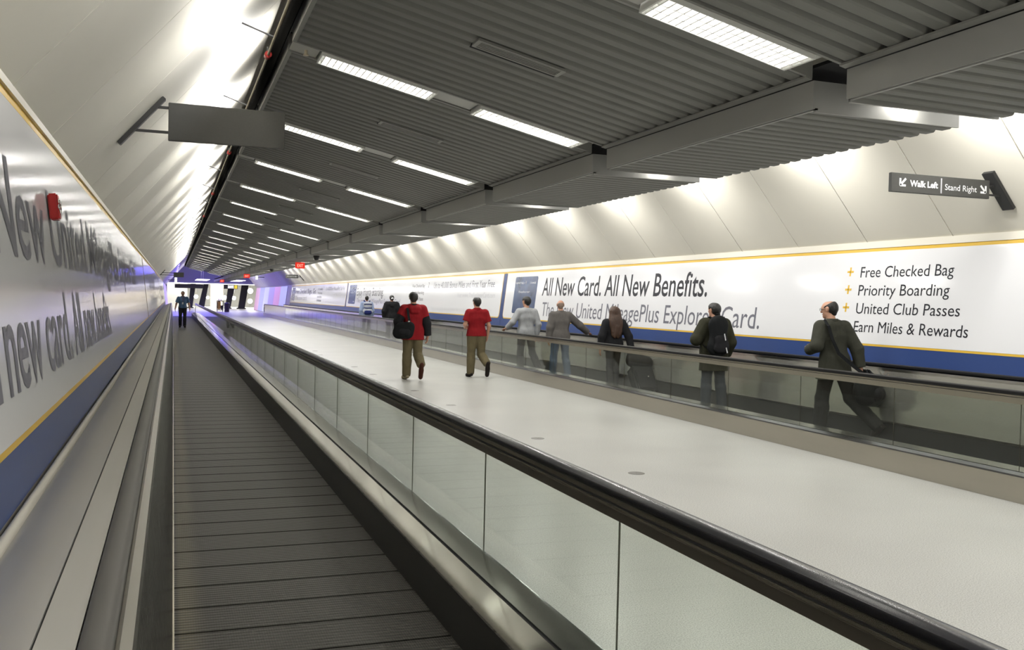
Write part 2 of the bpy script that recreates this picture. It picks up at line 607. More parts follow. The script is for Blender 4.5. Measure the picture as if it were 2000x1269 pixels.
slope_wall('wall_left_slope', -0.74, 2.60, 0.86, 5.02, Y0, YEND)
slope_wall('wall_right_slope', 8.90, 2.56, -0.845, 8.905, Y0, YEND)
struct('trim_1', MB().box(-0.80, -0.715, Y0, YB, 2.565, 2.605), M['trimw'])
struct('trim_2', MB().box(8.875, 8.96, Y0, YB, 2.475, 2.565), M['trimw'])
struct('ceiling_roof', MB().box(0.9, 7.3, Y0, YEND, 4.93, 5.05), M['void'])

# tunnel mouth and the hall beyond it
wf = struct('wall_far', MB().box(-4, 13, YEND, YEND + .3, 2.83, 5.2).box(-4, -0.62, YEND, YEND + .3, 0, 2.83).box(8.95, 13, YEND, YEND + .3, 0, 2.83), M['bulkhead'])
struct('wall_back', MB().box(-14, 24, 142, 142.3, 0, 4.6), M['white_wall'])
struct('wall_hall_left', MB().box(-14.3, -14, YEND, 142, 0, 4.6), M['white_wall'])
struct('wall_hall_right', MB().box(24, 24.3, YEND, 142, 0, 4.6), M['white_wall'])
struct('ceiling_hall', MB().box(-14, 24, YEND + .3, 142, 4.5, 4.7), M['white_wall'])

# ------------------------------------------------------------------ ceiling
ceil = thing('ceiling', None, None, (0, 0, 0), kind='structure')
XL, XF, XS = 0.81, 3.40, 4.48        # left edge, fascia, right edge of the level strip


def corrugated(zf, xa, xb, ya, yb, n=17):
    """ribbed sheet between ya and yb; zf(x) is the height of the rib faces"""
    p = (yb - ya) / n
    prof = []
    for i in range(n):
        y = ya + i * p
        prof += [(y, .045), (y + .10 * p, .045), (y + .24 * p, .006), (y + .32 * p, 0), (y + .80 * p, 0), (y + .88 * p, .006), (y + .97 * p, .045)]
    prof.append((yb, .045))
    mb = MB()
    m = len(prof)
    vs = [(x, y, zf(x) + h) for x in (xa, xb) for y, h in prof] + [(x, y, zf(x) + h + .004) for x in (xa, xb) for y, h in prof]
    fs = []
    for i in range(m - 1):
        fs.append((i, i + 1, m + i + 1, m + i))
        fs.append((2 * m + i, 3 * m + i, 3 * m + i + 1, 2 * m + i + 1))
    mb.add(vs, fs)
    return mb


def soff_z(x):
    return 2.79 - 0.02 * (x - XF)


GW = 0.14                            # half a gap
ends = range(-2, 28)
for k in ends:
    ya, yb = gap_y(k) + GW, gap_y(k + 1) - GW
    if k < LAST:
        build('corrugated_panel', corrugated(tilt_z, XL + .03, XF - .005, ya + .02, yb - .02), M['ceil'], ceil)
        fr = MB()
        sl = math.atan(0.227)
        for y in (ya + .01, yb - .01):         # upright edge plates beside the gaps
            a, b = Vector((XL, y, tilt_z(XL))), Vector((XF, y, tilt_z(XF)))
            d = (b - a)
            fr.obox((a + b) / 2 + Vector((0, 0, .055)), d / 2, (0, .012, 0), (0, 0, .06))
        fr.obox(((XL + .015), (ya + yb) / 2, tilt_z(XL) + .06), (.015, 0, -.0034), (0, (yb - ya) / 2, 0), (0, 0, .07))
        fr.obox(((XF - .02), (ya + yb) / 2, tilt_z(XF) - .004), (.02, 0, -.0045), (0, (yb - ya) / 2, 0), (0, 0, .006))
        build('edge_frame', fr, M['frame'], ceil)
    if gap_y(k + 1) < 88:
        build('fascia', MB().box(XF + .012, XF + .027, ya, yb, 2.785, 2.945), M['fascia'], ceil)
        build('soffit_panel', corrugated(soff_z, XF + .04, XS - .005, ya + .02, yb - .02, 20), M['ceil'], ceil)
        e = MB()
        for y in (ya + .008, yb - .008):
            e.box(XF + .027, XS, y - .008, y + .008, soff_z(XS) - .002, 2.945)
        e.box(XF + .027, XF + .045, ya, yb, 2.778, 2.79)
        build('soffit_edge', e, M['fascia'], ceil)
yy0, yy1 = gap_y(-2), gap_y(LAST)
top = MB()
top.prism([(XL + .03, tilt_z(XL) + .16), (XF + .02, tilt_z(XF) + .16), (XF + .02, tilt_z(XF) + .18), (XL + .03, tilt_z(XL) + .18)], yy0, yy1)
top.prism([(XF + .03, 3.02), (XS, 3.02), (XS, 3.04), (XF + .03, 3.04)], yy0, 88)
build('ceiling_light_stop', top, M['void'], ceil)  # added dark slab stops lamp light leaking into the void above the ribs
mir = MB()
mir.prism([(XS + .02, tilt_z(XF)), (7.07, tilt_z(XL)), (7.07, tilt_z(XL) + .12), (XS + .02, tilt_z(XF) + .12)], yy0, yy1)
build('far_slope', mir, M['ceil'], ceil)

# ------------------------------------------------------------------ ceiling fixtures
SLOPE = Vector((1, 0, -0.227)).normalized()
UP = Vector((0.227, 0, 1)).normalized()


def fluorescent(x0, x1, y, label):
    """louvred trough light that fills a gap between two ceiling bays"""
    xm = (x0 + x1) / 2
    base = Vector((xm, y, tilt_z(xm) - .018))
    h = (x1 - x0) / 2 / SLOPE.x
    t = thing('fluorescent_light', label, 'ceiling light', base, 'louvred fluorescent lights in the gaps of the ceiling')
    Y = Vector((0, 1, 0))
    hs = MB()
    hs.obox(base + UP * .105, SLOPE * (h + .01), Y * .136, UP * .006)
    for s in (-1, 1):
        hs.obox(base + Y * s * .132 + UP * .048, SLOPE * (h + .01), Y * .004, UP * .060)
        hs.obox(base + SLOPE * s * (h + .004) + UP * .048, SLOPE * .005, Y * .130, UP * .060)
    build('housing', hs, M['lamp_white'], t)
    tb = MB()
    for s in (-.075, 0, .075):
        tb.tube([base + SLOPE * (-h + .03) + UP * .068 + Y * s, base + SLOPE * (h - .03) + UP * .068 + Y * s], .017, 8)
    build('lamp_tube', tb, M['tube'], t)
    lv = MB()
    n = 20
    for i in range(n):
        c = base + SLOPE * (-h + (i + .5) * 2 * h / n) + UP * .012
        lv.obox(c, SLOPE * .003, Y * .124, UP * .022)
    for q in (-.04, .04):
        lv.obox(base + UP * .012 + Y * q, SLOPE * h, Y * .003, UP * .022)
    build('louvre', lv, M['lamp_white'], t)
    return t


PAIR = (1.04, 1.93), (2.30, 3.20)
f_left = f_right = None
for k in range(0, LAST + 1):
    y = gap_y(k)
    row = ORD[k]
    ll = 'louvred fluorescent light, left one of its pair, in the %s ceiling row from the camera' % row
    lr = 'louvred fluorescent light, right one of its pair, in the %s ceiling row from the camera' % row
    if k == 0:
        lr = 'largest louvred fluorescent light, cut off by the top edge of the picture'
        f_right = fluorescent(*PAIR[1], y, lr)
        build('tube_end', MB().obox(Vector((1.49, y, tilt_z(1.49) + .085)), SLOPE * .42, (0, .06, 0), UP * .017), M['tube'], ceil)
    elif k == 1:
        f_left = fluorescent(*PAIR[0], y, ll)
        dup(f_right, (0, y - gap_y(0), 0), lr)
    else:
        dup(f_left, (0, y - gap_y(1), 0), ll)
        dup(f_right, (0, y - gap_y(0), 0), lr)
    ch = MB()                       # channel plate that closes the gap above the lights
    a, b = Vector((XL + .01, y, tilt_z(XL) + .15)), Vector((XF - .02, y, tilt_z(XF) + .15))
    ch.obox((a + b) / 2, (b - a) / 2, (0, GW, 0), (0, 0, .005))
    for xa, xb in ((XL + .01, 1.02), (1.95, 2.28), (3.22, XF - .14)):
        a, b = Vector((xa, y, tilt_z(xa) + .008)), Vector((xb, y, tilt_z(xb) + .008))
        ch.obox((a + b) / 2, (b - a) / 2, (0, GW - .015, 0), (0, 0, .004))
    build('gap_channel', ch, M['chan'], ceil)

d0 = None
for k in range(0, 24):
    y = gap_y(k) + .075
    lab = 'recessed downlight in the %s gap of the low ceiling strip from the camera' % ORD[k]
    if d0 is None:
        d0 = thing('downlight', lab, 'ceiling light', (4.06, y, 2.90), 'recessed downlights in the low ceiling strip')
        build('lamp_can', MB().lathe((4.06, y, 2.90), [(.040, 0), (.048, 0), (.048, .115), (.02, .115)], 20), M['fascia'], d0, smooth=True)
        build('lamp_lens', MB().lathe((4.06, y, 2.90), [(.002, -.006), (.040, -.006), (.040, -.0005), (.002, -.0005)], 20), M['down'], d0)
    else:
        dup(d0, (0, y - d0.location.y, 0), lab)

v0 = None
for k in range(0, 14):
    y = gap_y(k) + BAY * .5
    lab = 'slot air vent in the ribbed ceiling bay, %s bay from the camera' % ORD[k]
    if v0 is None:
        xm = 2.12
        base = Vector((xm, y, tilt_z(xm)))
        v0 = thing('air_vent', lab, 'vent', base, 'slot air vents in the ceiling bays')
        fr, sl = MB(), MB()
        Y = Vector((0, 1, 0))
        for s in (-1, 1):
            fr.obox(base + Y * s * .07 - UP * .006, SLOPE * .31, Y * .009, UP * .008)
            fr.obox(base + SLOPE * s * .30 - UP * .006, SLOPE * .014, Y * .07, UP * .008)
        build('vent_frame', fr, M['frame'], v0)
        for s in (-.042, -.014, .014, .042):
            sl.obox(base + Y * s, SLOPE * .29, Y * .005, UP * .012)
        build('vent_slat', sl, M['frame'], v0)
        build('vent_throat', MB().obox(base + UP * .035, SLOPE * .30, Y * .075, UP * .012).obox(base + Y * .115 + UP * .006, SLOPE * .31, Y * .028, UP * .008), M['void'], v0)
    else:
        dup(v0, (0, y - v0.location.y, 0), lab)

# smoke detector bit beside the first left light
sd = Vector((0.93, gap_y(1), tilt_z(0.93)))
t = thing('smoke_detector', 'small sprinkler head at the left end of the second ceiling row', 'sprinkler', sd)
build('sprinkler_stem', MB().tube([sd + Vector((0, 0, .005)), sd + Vector((0, 0, -.03))], .012), M['conduit'], t)
build('sprinkler_plate', MB().lathe(sd, [(.002, -.036), (.022, -.036), (.022, -.03), (.002, -.03)], 16), M['conduit'], t)
t.name = 'sprinkler_head'

# pipes, cable and hangers in the slot left of the ceiling
t = thing('conduit_pipe', 'long cream conduit pipe with red valves along the left edge of the ceiling', 'pipe', (0.735, 33, 3.70))
build('pipe_run', MB().tube([(0.735, Y0, 3.70), (0.735, 75, 3.70)], .012, 12), M['conduit'], t, smooth=True)
for y in (8.3, 14.2, 20.1, 26.0):
    v_ = build('valve', MB().tube([(0.735, y - .04, 3.70), (0.735, y + .04, 3.70)], .030, 12), M['red'], t, smooth=True)
    build('valve_cap', MB().tube([(0.735, y, 3.72), (0.735, y, 3.77)], .014, 10), M['plastic'], v_, smooth=True)
o = build('drain_pipe', MB().tube([(1.05, Y0, 4.42), (1.05, 75, 4.42)], .07, 14), M['cable'], smooth=True)
tag(o, 'thick black pipe in the dark slot beside the left ceiling edge', 'pipe')
o = build('slot_shroud', MB().box(0.770, 0.778, Y0, 72, 3.58, 3.80).box(0.770, 0.80, Y0, 72, 3.795, 3.80), M['pitch'])  # added plate that blackens the slot and cuts downward lamp spill
tag(o, 'added black shroud plate along the left edge of the ribbed ceiling', 'shroud plate')
cb = MB()
pts = []
y = 3.0
while y < 72:
    pts.append((0.84 + .02 * math.sin(y * 2.1), y, 3.83 + .02 * math.sin(y * 2 * PI / BAY)))
    y += .35
cb.tube(pts, .018, 8)
o = build('cable_bundle', cb, M['cable'], smooth=True)
tag(o, 'black cable bundle running beside the cream conduit pipe', 'cable')
hg = None
for k in range(1, LAST + 1):
    y = gap_y(k) + .7
    lab = 'thin black hanger arm across the slot left of the %s ceiling row' % ORD[k]
    if hg is None:
        hg = build('hanger_arm', MB().tube([(0.50, 0, 3.87), (0.80, 0, 3.77)], .008, 6), M['cable'])
        hg.location = (0, y, 0)
        tag(hg, lab, 'bracket', 'hanger arms across the left ceiling slot')
    else:
        c = hg.copy()
        COL.objects.link(c)
        c.location.y = y
        c['label'] = lab
# dome cameras and exit signs under the low strip
for i, (x, y) in enumerate(((3.72, 26.29), (3.86, 40.2))):
    t = thing('dome_camera', 'black dome camera under the low ceiling strip, %s' % ('in front of the nearest red exit sign' if i == 0 else 'between the two nearer red exit signs'), 'camera', (x, y, 2.77), 'dome cameras under the low ceiling strip')
    build('camera_mount', MB().lathe((x, y, 2.77), [(.02, .03), (.085, .03), (.09, -.03), (.02, -.03)], 20), M['plastic'], t, smooth=True)
    build('camera_dome', MB().lathe((x, y, 2.74), [(.075, 0), (.07, -.04), (.045, -.075), (.01, -.088)], 20), M['plastic'], t, smooth=True)
for i, (x, y) in enumerate(((3.88, 31.1), (3.64, 51.2), (3.40, 72.5))):
    t = thing('exit_sign', 'red lit exit sign hanging from the low ceiling strip, %s of three from the camera' % ['nearest', 'middle', 'farthest'][i], 'exit sign', (x, y, 2.77), 'red exit signs')
    build('sign_box', MB().box(x - .15, x + .15, y - .025, y + .025, 2.56, 2.755), M['exit_red'], t, bevel=.006)
    build('sign_stem', MB().tube([(x, y, 2.75), (x, y, 2.80)], .012), M['chrome'], t)
    text('EXIT', M['exit_text'], t, (x - .095, y - .0255, 2.605), (1, 0, 0), (0, 0, 1), width=.19, height=.10, bold=.01)

# round floor boxes along the middle of the corridor
fd = None
for i, (x, y) in enumerate(((4.277, 8.141), (4.168, 10.502), (4.12, 14.1), (4.12, 16.41), (4.10, 20.05), (4.10, 22.3), (3.95, 26.87), (4.1, 28.9))):
    lab = 'round metal floor cover in the pale corridor floor, %s from the camera' % ORD[i]
    if fd is None:
        fd = thing('floor_cover', lab, 'floor cover', (x, y, 0), 'round covers in the corridor floor')
        build('cover_plate', MB().lathe((x, y, 0), [(.01, -.01), (.082, -.01), (.082, .002), (.074, .004), (.01, .004)], 32), M['drain'], fd)
        build('cover_screw', MB().lathe((x, y, 0), [(.002, .003), (.012, .003), (.012, .0055), (.002, .0055)], 12), M['steel'], fd)
    else:
        dup(fd, (x - 4.277, y - 8.141, 0), lab)


# ------------------------------------------------------------------ billboards
def rrect(w, h, r, n=6, corners=(1, 1, 1, 1)):
    """outline of a rectangle from (0,0) to (w,h), chosen corners rounded (bl, br, tr, tl)"""
    out = []
    for (cx, cy, a0), on in zip(((r, r, 180), (w - r, r, 270), (w - r, h - r, 0), (r, h - r, 90)), corners):
        if on:
            for i in range(n + 1):
                a = math.radians(a0 + 90 * i / n)
                out.append((cx + r * math.cos(a), cy + r * math.sin(a)))
        else:
            out.append((cx + (r if a0 in (270, 0) else -r), cy + (r if a0 in (0, 90) else -r)))
    return out


def slab(outline, origin, u, v, t0, t1):
    """outline (a, b) laid on the plane origin + a*u + b*v and thickened from t0 to t1 along u x v"""
    u, v, o = Vector(u).normalized(), Vector(v).normalized(), Vector(origin)
    w = u.cross(v)
    n = len(outline)
    vs = [o + u * a + v * b + w * t for t in (t0, t1) for a, b in outline]
    fs = [tuple(range(n - 1, -1, -1)), tuple(range(n, 2 * n))] + [(i, (i + 1) % n, n + (i + 1) % n, n + i) for i in range(n)]
    return MB().add(vs, fs)


RU, RV = Vector((0, -1, 0)), Vector((0.12, 0, 1)).normalized()        # right wall: read from far to near
LU, LV = Vector((0, 1, 0)), Vector((-0.12, 0, 1)).normalized()
K = 1 / RV.z                                                           # slant length per metre of height


def rp(y, z):
    return (rx(z), y, z)


def lp(y, z):
    return (lx(z), y, z)


def board(name, label, P, u, v, yl, yr, zb, zt, zy, end_l, end_r):
    """yl is the end where reading starts; zy is the foot of the white field"""
    L = abs(yr - yl)
    t = thing(name, label, 'billboard', P(yl, zb), 'airline billboards along the tunnel walls')
    build('blue_field', slab([(0, 0), (L, 0), (L, (zt - zb) * K), (0, (zt - zb) * K)], P(yl, zb), u, v, -.028, 0), M['board_blue'], t)
    sgn = (yr - yl) / L
    a, wl = yl + sgn * end_l, L - end_l - end_r
    hb = (zt - zy) * K
    build('yellow_border', slab(rrect(wl, hb, .14, corners=(1, 1, 0, 0)), P(a, zy), u, v, 0, .003), M['board_yellow'], t)
    s = .028
    build('white_field', slab(rrect(wl - 2 * s, hb - 2.1 * s, .12, corners=(1, 1, 0, 0)), P(a + sgn * s, zy + s), u, v, .003, .006), M['board_white'], t)
    build('yellow_top_band', slab([(0, 0), (L, 0), (L, .045), (0, .045)], P(yl, zt - .045), u, v, .003, .007), M['board_yellow'], t)
    return t


def T(s, t, P, u, v, y, z, w, h, m='ink', bold=0.0, align='L'):
    return text(s, M[m], t, Vector(P(y, z)) + u.cross(v) * .006, u, v, width=w, height=h, bold=bold, align=align)


def card(t, P, u, v, y, z, w, h):
    o = slab(rrect(w, h, .06), P(y, z), u, v, .006, .012)
    c = build('payment_card', o, M['card'], t)
    c['label'] = 'navy blue payment card graphic'
    s = u.y
    for tx, dy, dz, ww, hh in (('UNITED', .07, h - .20, w * .40, .055), ('CHASE', w * .68, h - .20, w * .26, .05), ('Explorer', w * .22, h * .56, w * .50, .05), ('VISA', w * .72, .08, w * .2, .07)):
        text(tx, M['paper'], c, Vector(P(y + s * dy, z + dz)) + u.cross(v) * .012, u, v, width=ww, height=hh)
    g = Vector(P(y + s * (w * .50), z + h - .175)) + u.cross(v) * .012
    gl = MB()
    gl.add([g + u * (.05 * math.cos(q)) + v * (.05 * math.sin(q)) for q in [i * PI / 8 for i in range(16)]], [tuple(range(16))])
    build('card_globe', gl, M['paper'], c)


RB = dict(P=rp, u=RU, v=RV)
# nearest board on the right wall
bA = board('billboard', 'white airline billboard reading All New Card. All New Benefits. behind the walkers', yl=25.1, yr=-0.4, zb=.94, zt=2.475, zy=1.165, end_l=.17, end_r=.17, **RB)
card(bA, rp, RU, RV, 24.2, 1.33, 1.66, .99)
T('All New Card. All New Benefits.', bA, **RB, y=22.13, z=1.815, w=7.82, h=.47, bold=.008)
T('The New United MileagePlus Explorer Card.', bA, **RB, y=22.0, z=1.30, w=9.36, h=.37, m='ink_grey')
for i, (s, w) in enumerate((('Free Checked Bag', 1.63), ('Priority Boarding', 1.60), ('United Club Passes', 1.80), ('Earn Miles & Rewards', 1.96))):
    z = 2.083 - .2465 * i
    T(s, bA, **RB, y=10.45, z=z, w=w, h=.155)
    pl = MB()
    c = Vector(rp(10.66, z + .082)) + RU.cross(RV) * .007
    pl.obox(c, RU * .062, RV * .014, RU.cross(RV) * .002).obox(c, RU * .014, RV * .062, RU.cross(RV) * .002)
    build('plus_mark', pl, M['board_yellow'], bA)
T('Up to 40,000 Bonus Miles and First Year Free', bA, **RB, y=7.2, z=2.03, w=6.7, h=.23)
T('Visit www.TheExplorerCard.com', bA, **RB, y=4.2, z=1.74, w=3.8, h=.15, m='ink_pale')
for i, (off, lines, lab) in enumerate(((25.46, ('Enjoy Priority Boarding.', 'The new United MileagePlus Explorer Card'), 'white airline billboard reading Enjoy Priority Boarding, behind the man in the red jacket'),
                                      (50.92, ('Free Checked Bags. Go.', 'The new card'), 'farthest white airline billboard at the blue lit end of the right wall'))):
    b = board('billboard', lab, yl=25.1 + off, yr=-0.4 + off, zb=.94, zt=2.475, zy=1.165, end_l=.17, end_r=.17, **RB)
    card(b, rp, RU, RV, 24.35 + off, 1.33, 1.9, .99)
    if i == 0:
        T(lines[0], b, **RB, y=22.15 + off, z=1.76, w=6.4, h=.40, bold=.008)
        T(lines[1], b, **RB, y=21.95 + off, z=1.42, w=9.6, h=.22, m='ink_grey')
    else:
        T(lines[0], b, **RB, y=22.2 + off, z=1.87, w=11.0, h=.34, bold=.01)
        T(lines[1], b, **RB, y=21.9 + off, z=1.40, w=6.4, h=.32, m='ink_grey')
    for j, s in enumerate(('Free Checked Bag', 'Priority Boarding', 'United Club Passes', 'Earn Miles & Rewards')):
        T(s, b, **RB, y=10.5 + off, z=2.09 - .2465 * j, w=1.9, h=.14)
    T('2', b, **RB, y=8.1 + off, z=2.09, w=.13, h=.2)
    T('Up to 40,000 Bonus Miles and First Year Free', b, **RB, y=7.3 + off, z=2.05, w=6.8, h=.24, m='ink_grey')
    T('Visit www.TheExplorerCard.com', b, **RB, y=4.2 + off, z=1.74, w=3.85, h=.16, m='ink_pale')
    for j in range(3):
        T('Subject to credit approval. Terms and conditions apply to all offers and benefits. See the website for details.', b, **RB, y=7.3 + off, z=1.36 - .035 * j, w=6.85, h=.018, m='ink_pale')

LB = dict(P=lp, u=LU, v=LV)
bL = board('billboard', 'large glossy billboard on the near left wall reading New United and new card', yl=-1.0, yr=24.5, zb=.845, zt=2.565, zy=1.05, end_l=.17, end_r=.17, **LB)
T('The', bL, **LB, y=2.55, z=1.80, w=1.25, h=.45, m='ink_grey', bold=.006)
T('New United', bL, **LB, y=4.05, z=1.80, w=4.1, h=.45, m='ink_grey', bold=.012)
T('MileagePlus Explorer Card', bL, **LB, y=8.5, z=1.80, w=10.2, h=.45, m='ink_grey', bold=.012)
T('All', bL, **LB, y=2.95, z=1.245, w=.86, h=.42, m='ink_grey', bold=.012)
T('new card.', bL, **LB, y=3.98, z=1.245, w=2.42, h=.42, m='ink_grey', bold=.012)
T('All new benefits.', bL, **LB, y=6.58, z=1.245, w=3.65, h=.42, m='ink_grey', bold=.012)
for off, lab in ((25.5, 'second glossy billboard along the left wall, its lettering squeezed by the distance'), (51.0, 'farthest billboard of the left wall, tinted by the blue lights')):
    b = board('billboard', lab, yl=-1.0 + off, yr=24.5 + off, zb=.845, zt=2.565, zy=1.05, end_l=.17, end_r=.17, **LB)
    T('Enjoy Priority Boarding.', b, **LB, y=3.6 + off, z=1.80, w=9.0, h=.45, m='ink_grey')
    T('The new United MileagePlus Explorer Card', b, **LB, y=3.6 + off, z=1.30, w=12.0, h=.30, m='ink_grey')

# ------------------------------------------------------------------ hanging signs
def rsl(z):
    return 8.9 - 0.845 * (z - 2.56)


def lsl(z):
    return -0.74 + 0.86 * (z - 2.60)


t = thing('walkway_sign', 'charcoal sign reading Walk Left, Stand Right on the right sloping wall', 'sign', (7.7, 7.9, 2.99))
build('sign_panel', MB().box(7.02, 8.36, 7.88, 7.92, 2.885, 3.085), M['sign'], t, bevel=.004)
RS = Vector((-0.845, 0, 1)).normalized()
RN = Vector((-1, 0, -0.845)).normalized()
build('wall_plate', MB().obox(Vector((rsl(3.0), 7.9, 3.0)) + RN * .025, RS * .25, (0, .075, 0), RN * .022), M['sign_edge'], t, bevel=.004)
for z in (3.03, 2.93):
    build('sign_arm', MB().tube([(8.33, 7.9, z), (rsl(z) + .02, 7.9, z)], .011), M['sign_edge'], t)
FS = Vector((1, 0, 0))
ZV = Vector((0, 0, 1))
text('Walk Left', M['paper'], t, (7.265, 7.879, 2.955), FS, ZV, width=.375, height=.066, bold=.03)
text('Stand Right', M['paper'], t, (7.735, 7.879, 2.945), FS, ZV, width=.44, height=.066, bold=.004)
build('divider_bar', MB().box(7.678, 7.694, 7.878, 7.881, 2.905, 3.065), M['ink_pale'], t)


def arrow(cx, cz, sx):
    """diagonal arrow pointing down and to the side sx"""
    mb = MB()
    e = Vector((sx, 0, -1)).normalized()
    g = Vector((sx, 0, 1)).normalized()
    c = Vector((cx, 7.879, cz))
    mb.obox(c, e * .050, g * .011, (0, .0015, 0))
    tip = c + e * .052
    mb.obox(tip + Vector((0, 0, .035)), (.011, 0, 0), (0, 0, .038), (0, .0015, 0))
    mb.obox(tip + Vector((-sx * .035, 0, 0)), (.038, 0, 0), (0, 0, .011), (0, .0015, 0))
    return mb


build('arrow_mark', arrow(7.175, 2.995, -1), M['paper'], t)
build('arrow_mark', arrow(8.265, 2.985, 1), M['paper'], t)

t = thing('walkway_sign', 'plain grey back of a hanging sign on the left sloping wall', 'sign', (0.43, 8.65, 3.13))
build('sign_panel', MB().box(-0.057, 0.922, 8.63, 8.67, 2.965, 3.29), M['sign'], t, bevel=.004)
LS_ = Vector((0.86, 0, 1)).normalized()
LN_ = Vector((1, 0, -0.86)).normalized()
build('wall_plate', MB().obox(Vector((lsl(3.13), 8.65, 3.13)) + LN_ * .02, LS_ * .275, (0, .04, 0), LN_ * .018), M['sign_edge'], t, bevel=.004)
for z in (3.245, 3.035):
    build('sign_arm', MB().box(lsl(z), -0.05, 8.64, 8.66, z - .011, z + .011), M['sign_edge'], t)

t = thing('walkway_sign', 'small dark sign far down the right sloping wall above the last billboard', 'sign', (7.9, 67.4, 3.05))
build('sign_panel', MB().box(7.42, 8.30, 67.38, 67.42, 2.92, 3.17), M['sign'], t)
build('wall_plate', MB().obox(Vector((rsl(2.98), 67.4, 2.98)) + RN * .025, RS * .25, (0, .07, 0), RN * .02), M['sign_edge'], t)
build('sign_arm', MB().tube([(8.28, 67.4, 3.02), (rsl(3.02), 67.4, 3.02)], .02), M['sign_edge'], t)
text('Walk Left | Stand Right', M['paper'], t, (7.50, 67.379, 3.02), FS, ZV, width=.72, height=.055)

t = thing('walkway_sign', 'dark sign far down the left sloping wall near the end of the tunnel', 'sign', (0.25, 55, 2.9))
build('sign_panel', MB().box(0.02, 0.55, 54.98, 55.02, 2.56, 2.82), M['sign'], t)
build('wall_plate', MB().obox(Vector((lsl(2.80), 55, 2.80)) + LN_ * .02, LS_ * .2, (0, .05, 0), LN_ * .018), M['sign_edge'], t)
for z in (2.78, 2.66):
    build('sign_arm', MB().box(lsl(z), 0.05, 54.99, 55.01, z - .015, z + .015), M['sign_edge'], t)

# red fire alarm on the left wall
yA, zA = 5.97, 2.125
nL = LU.cross(LV)
c = Vector(lp(yA, zA)) + nL * .008
t = thing('fire_alarm', 'red fire alarm with round horn on the left billboard wall', 'fire alarm', c)
build('alarm_box', MB().obox(c + nL * .031, LU * .05, LV * .075, nL * .026), M['red'], t, bevel=.008)
st = MB()
q = c + nL * .059
ring = []
for i in range(25):
    a = 2 * PI * i / 24
    ring.append(q + LU * (.04 * math.cos(a)) + LV * (.04 * math.sin(a)))
st.tube(ring, .006, 6, caps=False)
build('alarm_horn', st, M['chrome'], t, smooth=True)


# ------------------------------------------------------------------ moving walkways
def handrail_prof(cx, zt, flip=1):
    """rubber handrail section with its top at zt"""
    w = .040
    return [(cx - w, zt - .020), (cx - w * .93, zt - .009), (cx - w * .62, zt - .002), (cx, zt), (cx + w * .62, zt - .002), (cx + w * .93, zt - .009), (cx + w, zt - .020),
            (cx + w * .96, zt - .034), (cx + w * .70, zt - .042), (cx - w * .70, zt - .042), (cx - w * .96, zt - .034)]


def smooth_prism(name, prof, y0, y1, m, t):
    return build(name, MB().prism(prof, y0, y1), m, t, smooth=True)


def glass_row(t, x, z0, z1, ya, yb, seam, step, side):
    y = seam - step * math.ceil((seam - ya) / step)
    while y < yb:
        a, b = max(y + .0025, ya), min(y + step - .0025, yb)
        if b - a > .05:
            p = build('glass_panel', MB().box(x - .006, x + .006, a, b, z0, z1), M['glass'], t)
            build('glass_joint', MB().box(x - .003, x + .003, b + .0005, b + .0045, z0, z1), M['guide_dark'], p)
        y += step


NY0, NY1 = -6.0, 72.5
w1 = thing('moving_walkway', 'near moving walkway with dark ribbed belt beside the left wall', 'moving walkway', (0.75, 30, 0))
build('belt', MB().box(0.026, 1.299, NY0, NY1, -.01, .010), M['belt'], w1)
build('comb_plate', MB().box(0.026, 1.299, NY1, NY1 + 1.6, -.01, .012), M['steel_deck'], w1)
build('belt_edge', MB().box(0.012, 0.027, NY0, NY1, 0, .018), M['guide'], w1)
# left: solid balustrade against the wall
smooth_prism('dimpled_panel', [(0.020, .012), (-0.064, .915), (-0.075, .915), (0.006, .012)], NY0, NY1, M['ripple'], w1)
smooth_prism('inner_trim', [(-0.062, .915), (-0.066, .950), (-0.090, .950), (-0.092, .915)], NY0, NY1, M['steel'], w1)
smooth_prism('rail_track', [(-0.090, .915), (-0.090, .936), (-0.105, .936), (-0.105, .915)], NY0, NY1, M['guide_dark'], w1)
h = smooth_prism('handrail', [(-.100, .925), (-.100, .948), (-.107, .958), (-.122, .962), (-.150, .962), (-.163, .957), (-.168, .948), (-.168, .925)], NY0, NY1, M['hand_sheen'], w1)
smooth_prism('upper_deck', [(-0.172, .93), (-0.172, .945), (-0.257, .928), (-0.257, .913)], NY0, NY1, M['steel_deck'], w1)
smooth_prism('lower_deck', [(-0.263, .913), (-0.263, .927), (-0.512, .815), (-0.512, .80)], NY0, NY1, M['steel_deck'], w1)
build('deck_joint', MB().prism([(-0.256, .905), (-0.256, .92), (-0.264, .92), (-0.264, .905)], NY0, NY1), M['void'], w1)
build('wall_molding', MB().tube([(-0.506, NY0, .828), (-0.506, NY1, .828)], .020, 12), M['trimw'], w1, smooth=True)
build('balustrade_core', MB().prism([(-0.03, .02), (-0.09, .90), (-0.30, .88), (-0.46, .80), (-0.46, 0), (-0.03, 0)], NY0, NY1), M['void'], w1)
